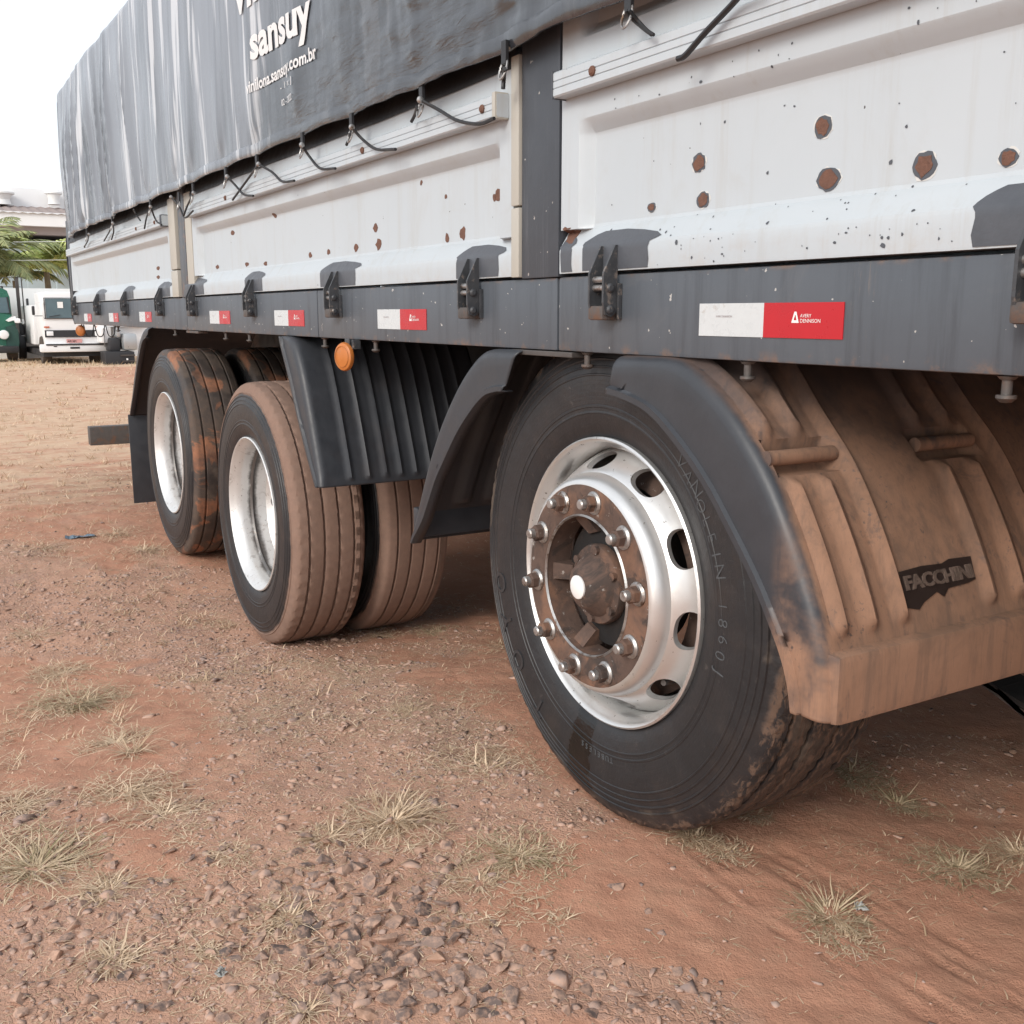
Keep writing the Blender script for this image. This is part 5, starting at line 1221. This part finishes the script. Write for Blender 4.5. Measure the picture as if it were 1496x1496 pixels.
pbox('bumper', 57, 158, 503, 513, X0, .25, M['cab'], wt_, .05, .22); pbox('bumper_step', 66, 150, 502.4, 503.4, X0, .1, M['blk'], wt_, 0, .24)
pbox('tow_slot', 101, 115, 506.5, 509, X0, .02, M['blk'], wt_, 0, .23); pbox('marker_slot', 77, 82, 505.3, 506.5, X0, .02, M['blk'], wt_, 0, .23)
pbox('mirror', 45.5, 51, 447, 460.5, X0, .08, M['blk'], wt_, .03, .1); pbox('mirror_arm', 50, 62, 461, 462, X0, .03, M['blk'], wt_, 0, .05); pbox('mirror_arm', 50, 62, 442, 443, X0, .03, M['cab'], wt_, 0, .05)
pbox('chassis', 64, 150, 512, 520, X0, 4.5, M['blk'], wt_, 0, -.1)
for a_, b_ in ((66, 78), (138, 150)):
    c0 = onX((a_+b_)/2, 522, X0); c1 = onX(b_, 522, X0); r_ = .42
    G().lathe([(r_*.5, -.13), (r_*.95, -.13), (r_, -.10), (r_, .10), (r_*.95, .13), (r_*.5, .13)], (X0-.7, c0.y, GB+r_-.02), 28).go('wheel', M['dusty'], wt_, True)
pbox('body', 58, 156, 445, 505, X0, 3.5, M['cab'], wt_, .05, -2.1)
# wiper
a_ = onX(72, 463, X0+.06); b_ = onX(88, 460, X0+.06); G().tube([tuple(a_), tuple(b_)], .012, 5).go('wiper', M['blk'], wt_)
# green truck
X1 = -37.0; q = onX(0, 528, X1); gt = empty('green_truck', (X1, q.y, GB), None, 'old green truck with round headlight at the left edge', 'truck')
def prof_front(pts, X, dep, mat, name, par, dx=0., bev=.0):
    poly = [(onX(a, b, X).y, onX(a, b, X).z) for a, b in pts]
    g = G().prism(poly, X-dep+dx, X+dx, 0); return g.go(name, mat, par, False)
prof_front([(-36, 462), (-34, 435), (-28, 424), (-20, 420), (6, 420), (14, 424), (18, 434), (21.5, 462)], X1, 1.6, M['grn'], 'cab', gt, -.9)
prof_front([(-33, 434), (-27, 423), (-18, 419.5), (4, 419.5), (13, 424), (17, 434)], X1, 1.55, M['pinkw'], 'cab_roof', gt, -.93, 0).location.z += .02
prof_front([(-30, 457), (-28, 434), (13, 434), (17.5, 457)], X1, .03, M['glass'], 'windscreen', gt, -.86)
prof_front([(17.5, 458), (13, 434), (15, 432.5), (20, 459)], X1, .05, M['blk'], 'windscreen_pillar', gt, -.84)
prof_front([(-40, 505), (-38, 475), (-26, 461), (-5, 457), (14, 460), (21, 470), (23, 476), (17, 505)], X1, 1.2, M['grn'], 'hood', gt, 0)
prof_front([(8, 478), (20, 474), (26, 483), (28, 500), (26, 516), (10, 516)], X1, 1.3, plain('dark_green_paint', (.018, .06, .05), .5, 0, .3, 3), 'fender', gt, .1)
prof_front([(-42, 478), (-34, 474), (-28, 480), (-26, 516), (-42, 516)], X1, 1.3, M['grn'], 'fender', gt, .1)
c0 = onX(5.5, 489, X1+.12); G().lathe([(.145, 0), (.15, .04), (.13, .07), (0, .10)], tuple(c0), 24, 0).go('headlight', M['fascia'], gt, True)
G().lathe([(.165, 0), (.175, .03), (.15, .05)], tuple(c0), 24, 0, cap=False).go('headlight_rim', M['grn'], gt, True)
pbox('bumper', -44, 27, 506, 515, X1, .3, M['blk'], gt, .04, .35)
G().lathe([(.25, -.14), (.44, -.14), (.47, -.11), (.47, .11), (.44, .14), (.25, .14)], (X1-.4, onX(20, 520, X1).y, GB+.45), 28).go('wheel', M['dusty'], gt, True)
G().lathe([(.25, -.14), (.44, -.14), (.47, -.11), (.47, .11), (.44, .14), (.25, .14)], (X1-.4, onX(-34, 520, X1).y, GB+.45), 28).go('wheel', M['dusty'], gt, True)
prof_front([(8, 468), (14, 464), (22, 462), (23, 467), (12, 470)], X1, .3, M['fascia'], 'turn_lamp', gt, .15)
pbox('mirror', 20, 29, 465, 472, X1, .15, M['fascia'], gt, .05, .3)
pbox('roof_beacon', 5, 10, 416.5, 421, X1, .2, M['blk'], gt, .03, -1.2)
# dark steel frame
X2 = -38.3; fr = empty('loader_mast', (X2, onX(34, 528, X2).y, GB), None, 'dark steel loader mast with black mirror between the two parked trucks', 'loader')
pbox('mast_post', 31, 37.5, 405, 470, X2, .25, M['mast'], fr, .02); pbox('mast_post', 26.5, 28, 405, 470, X2, .2, M['mast'], fr); pbox('crossbar', -60, 38, 404, 406.2, X2, .12, M['mast'], fr); pbox('lower_bar', -60, 30, 417.5, 419, X2, .12, M['mast'], fr, 0, .02)
pbox('mirror', 37.6, 42.3, 436, 450, X2, .12, M['blk'], fr, .03, .1); pbox('body', 27, 39.5, 472, 524, X2, 1.8, M['blk'], fr, .06); pbox('headlamp', 31, 35, 466, 474, X2, .15, M['fascia'], fr, .05, .2)
pbox('plate', 31, 37, 490, 494, X2, .1, M['fascia'], fr, 0, .08)
G().lathe([(.2, -.12), (.42, -.12), (.44, -.09), (.44, .09), (.42, .12), (.2, .12)], (X2-.2, onX(33.5, 520, X2).y, GB+.43), 26).go('wheel', M['blk'], fr, True)
# truck chassis with tank and battery box, seen below our truck's tail
X3 = -32.6; tc = empty('parked_truck_chassis', (X3, onX(178, 531, X3).y, GB), None, 'silver tank and black battery box of a parked truck seen under the tail', 'truck')
pbox('battery_box', 153.5, 198, 514, 536, X3, .9, M['blk'], tc, .03); pbox('box_step', 176, 197, 518, 520, X3, .05, M['mast'], tc, 0, .05); pbox('box_step', 179, 196, 526.5, 528, X3, .05, M['mast'], tc, 0, .05)
pbox('lid_seam', 153.5, 198, 532.5, 534, X3, .03, M['mast'], tc, 0, .03); pbox('cap', 184.5, 187, 523.5, 526, X3, .05, M['fascia'], tc, .01, .06)
pbox('silver_tank', 180, 203, 487, 512, X3, .9, M['silv'], tc, .10, -.1); pbox('pump', 162, 180, 494, 514, X3, .8, M['blk'], tc, .08, -.3); pbox('filter', 171, 179, 479, 493, X3, .5, M['silv'], tc, .08, -.2)
pbox('cab_side', 151.5, 165, 478, 502, X3, .9, M['cab'], tc, .05, -.6); pbox('side_groove', 156.5, 158, 480, 508, X3, .04, M['mast'], tc, 0, -.55); pbox('pipe', 166, 168.5, 470, 486, X3, .1, M['blk'], tc, .02)
pbox('body_panel', 150, 222, 440, 478, X3, 2.2, M['cab'], tc, .03, -1.0); pbox('rear_panel', 180, 230, 470, 512, X3, 1., M['cab'], tc, .03, -1.2)
print('tris', sum(len(o.data.polygons) for o in bpy.data.objects if o.type == 'MESH'))
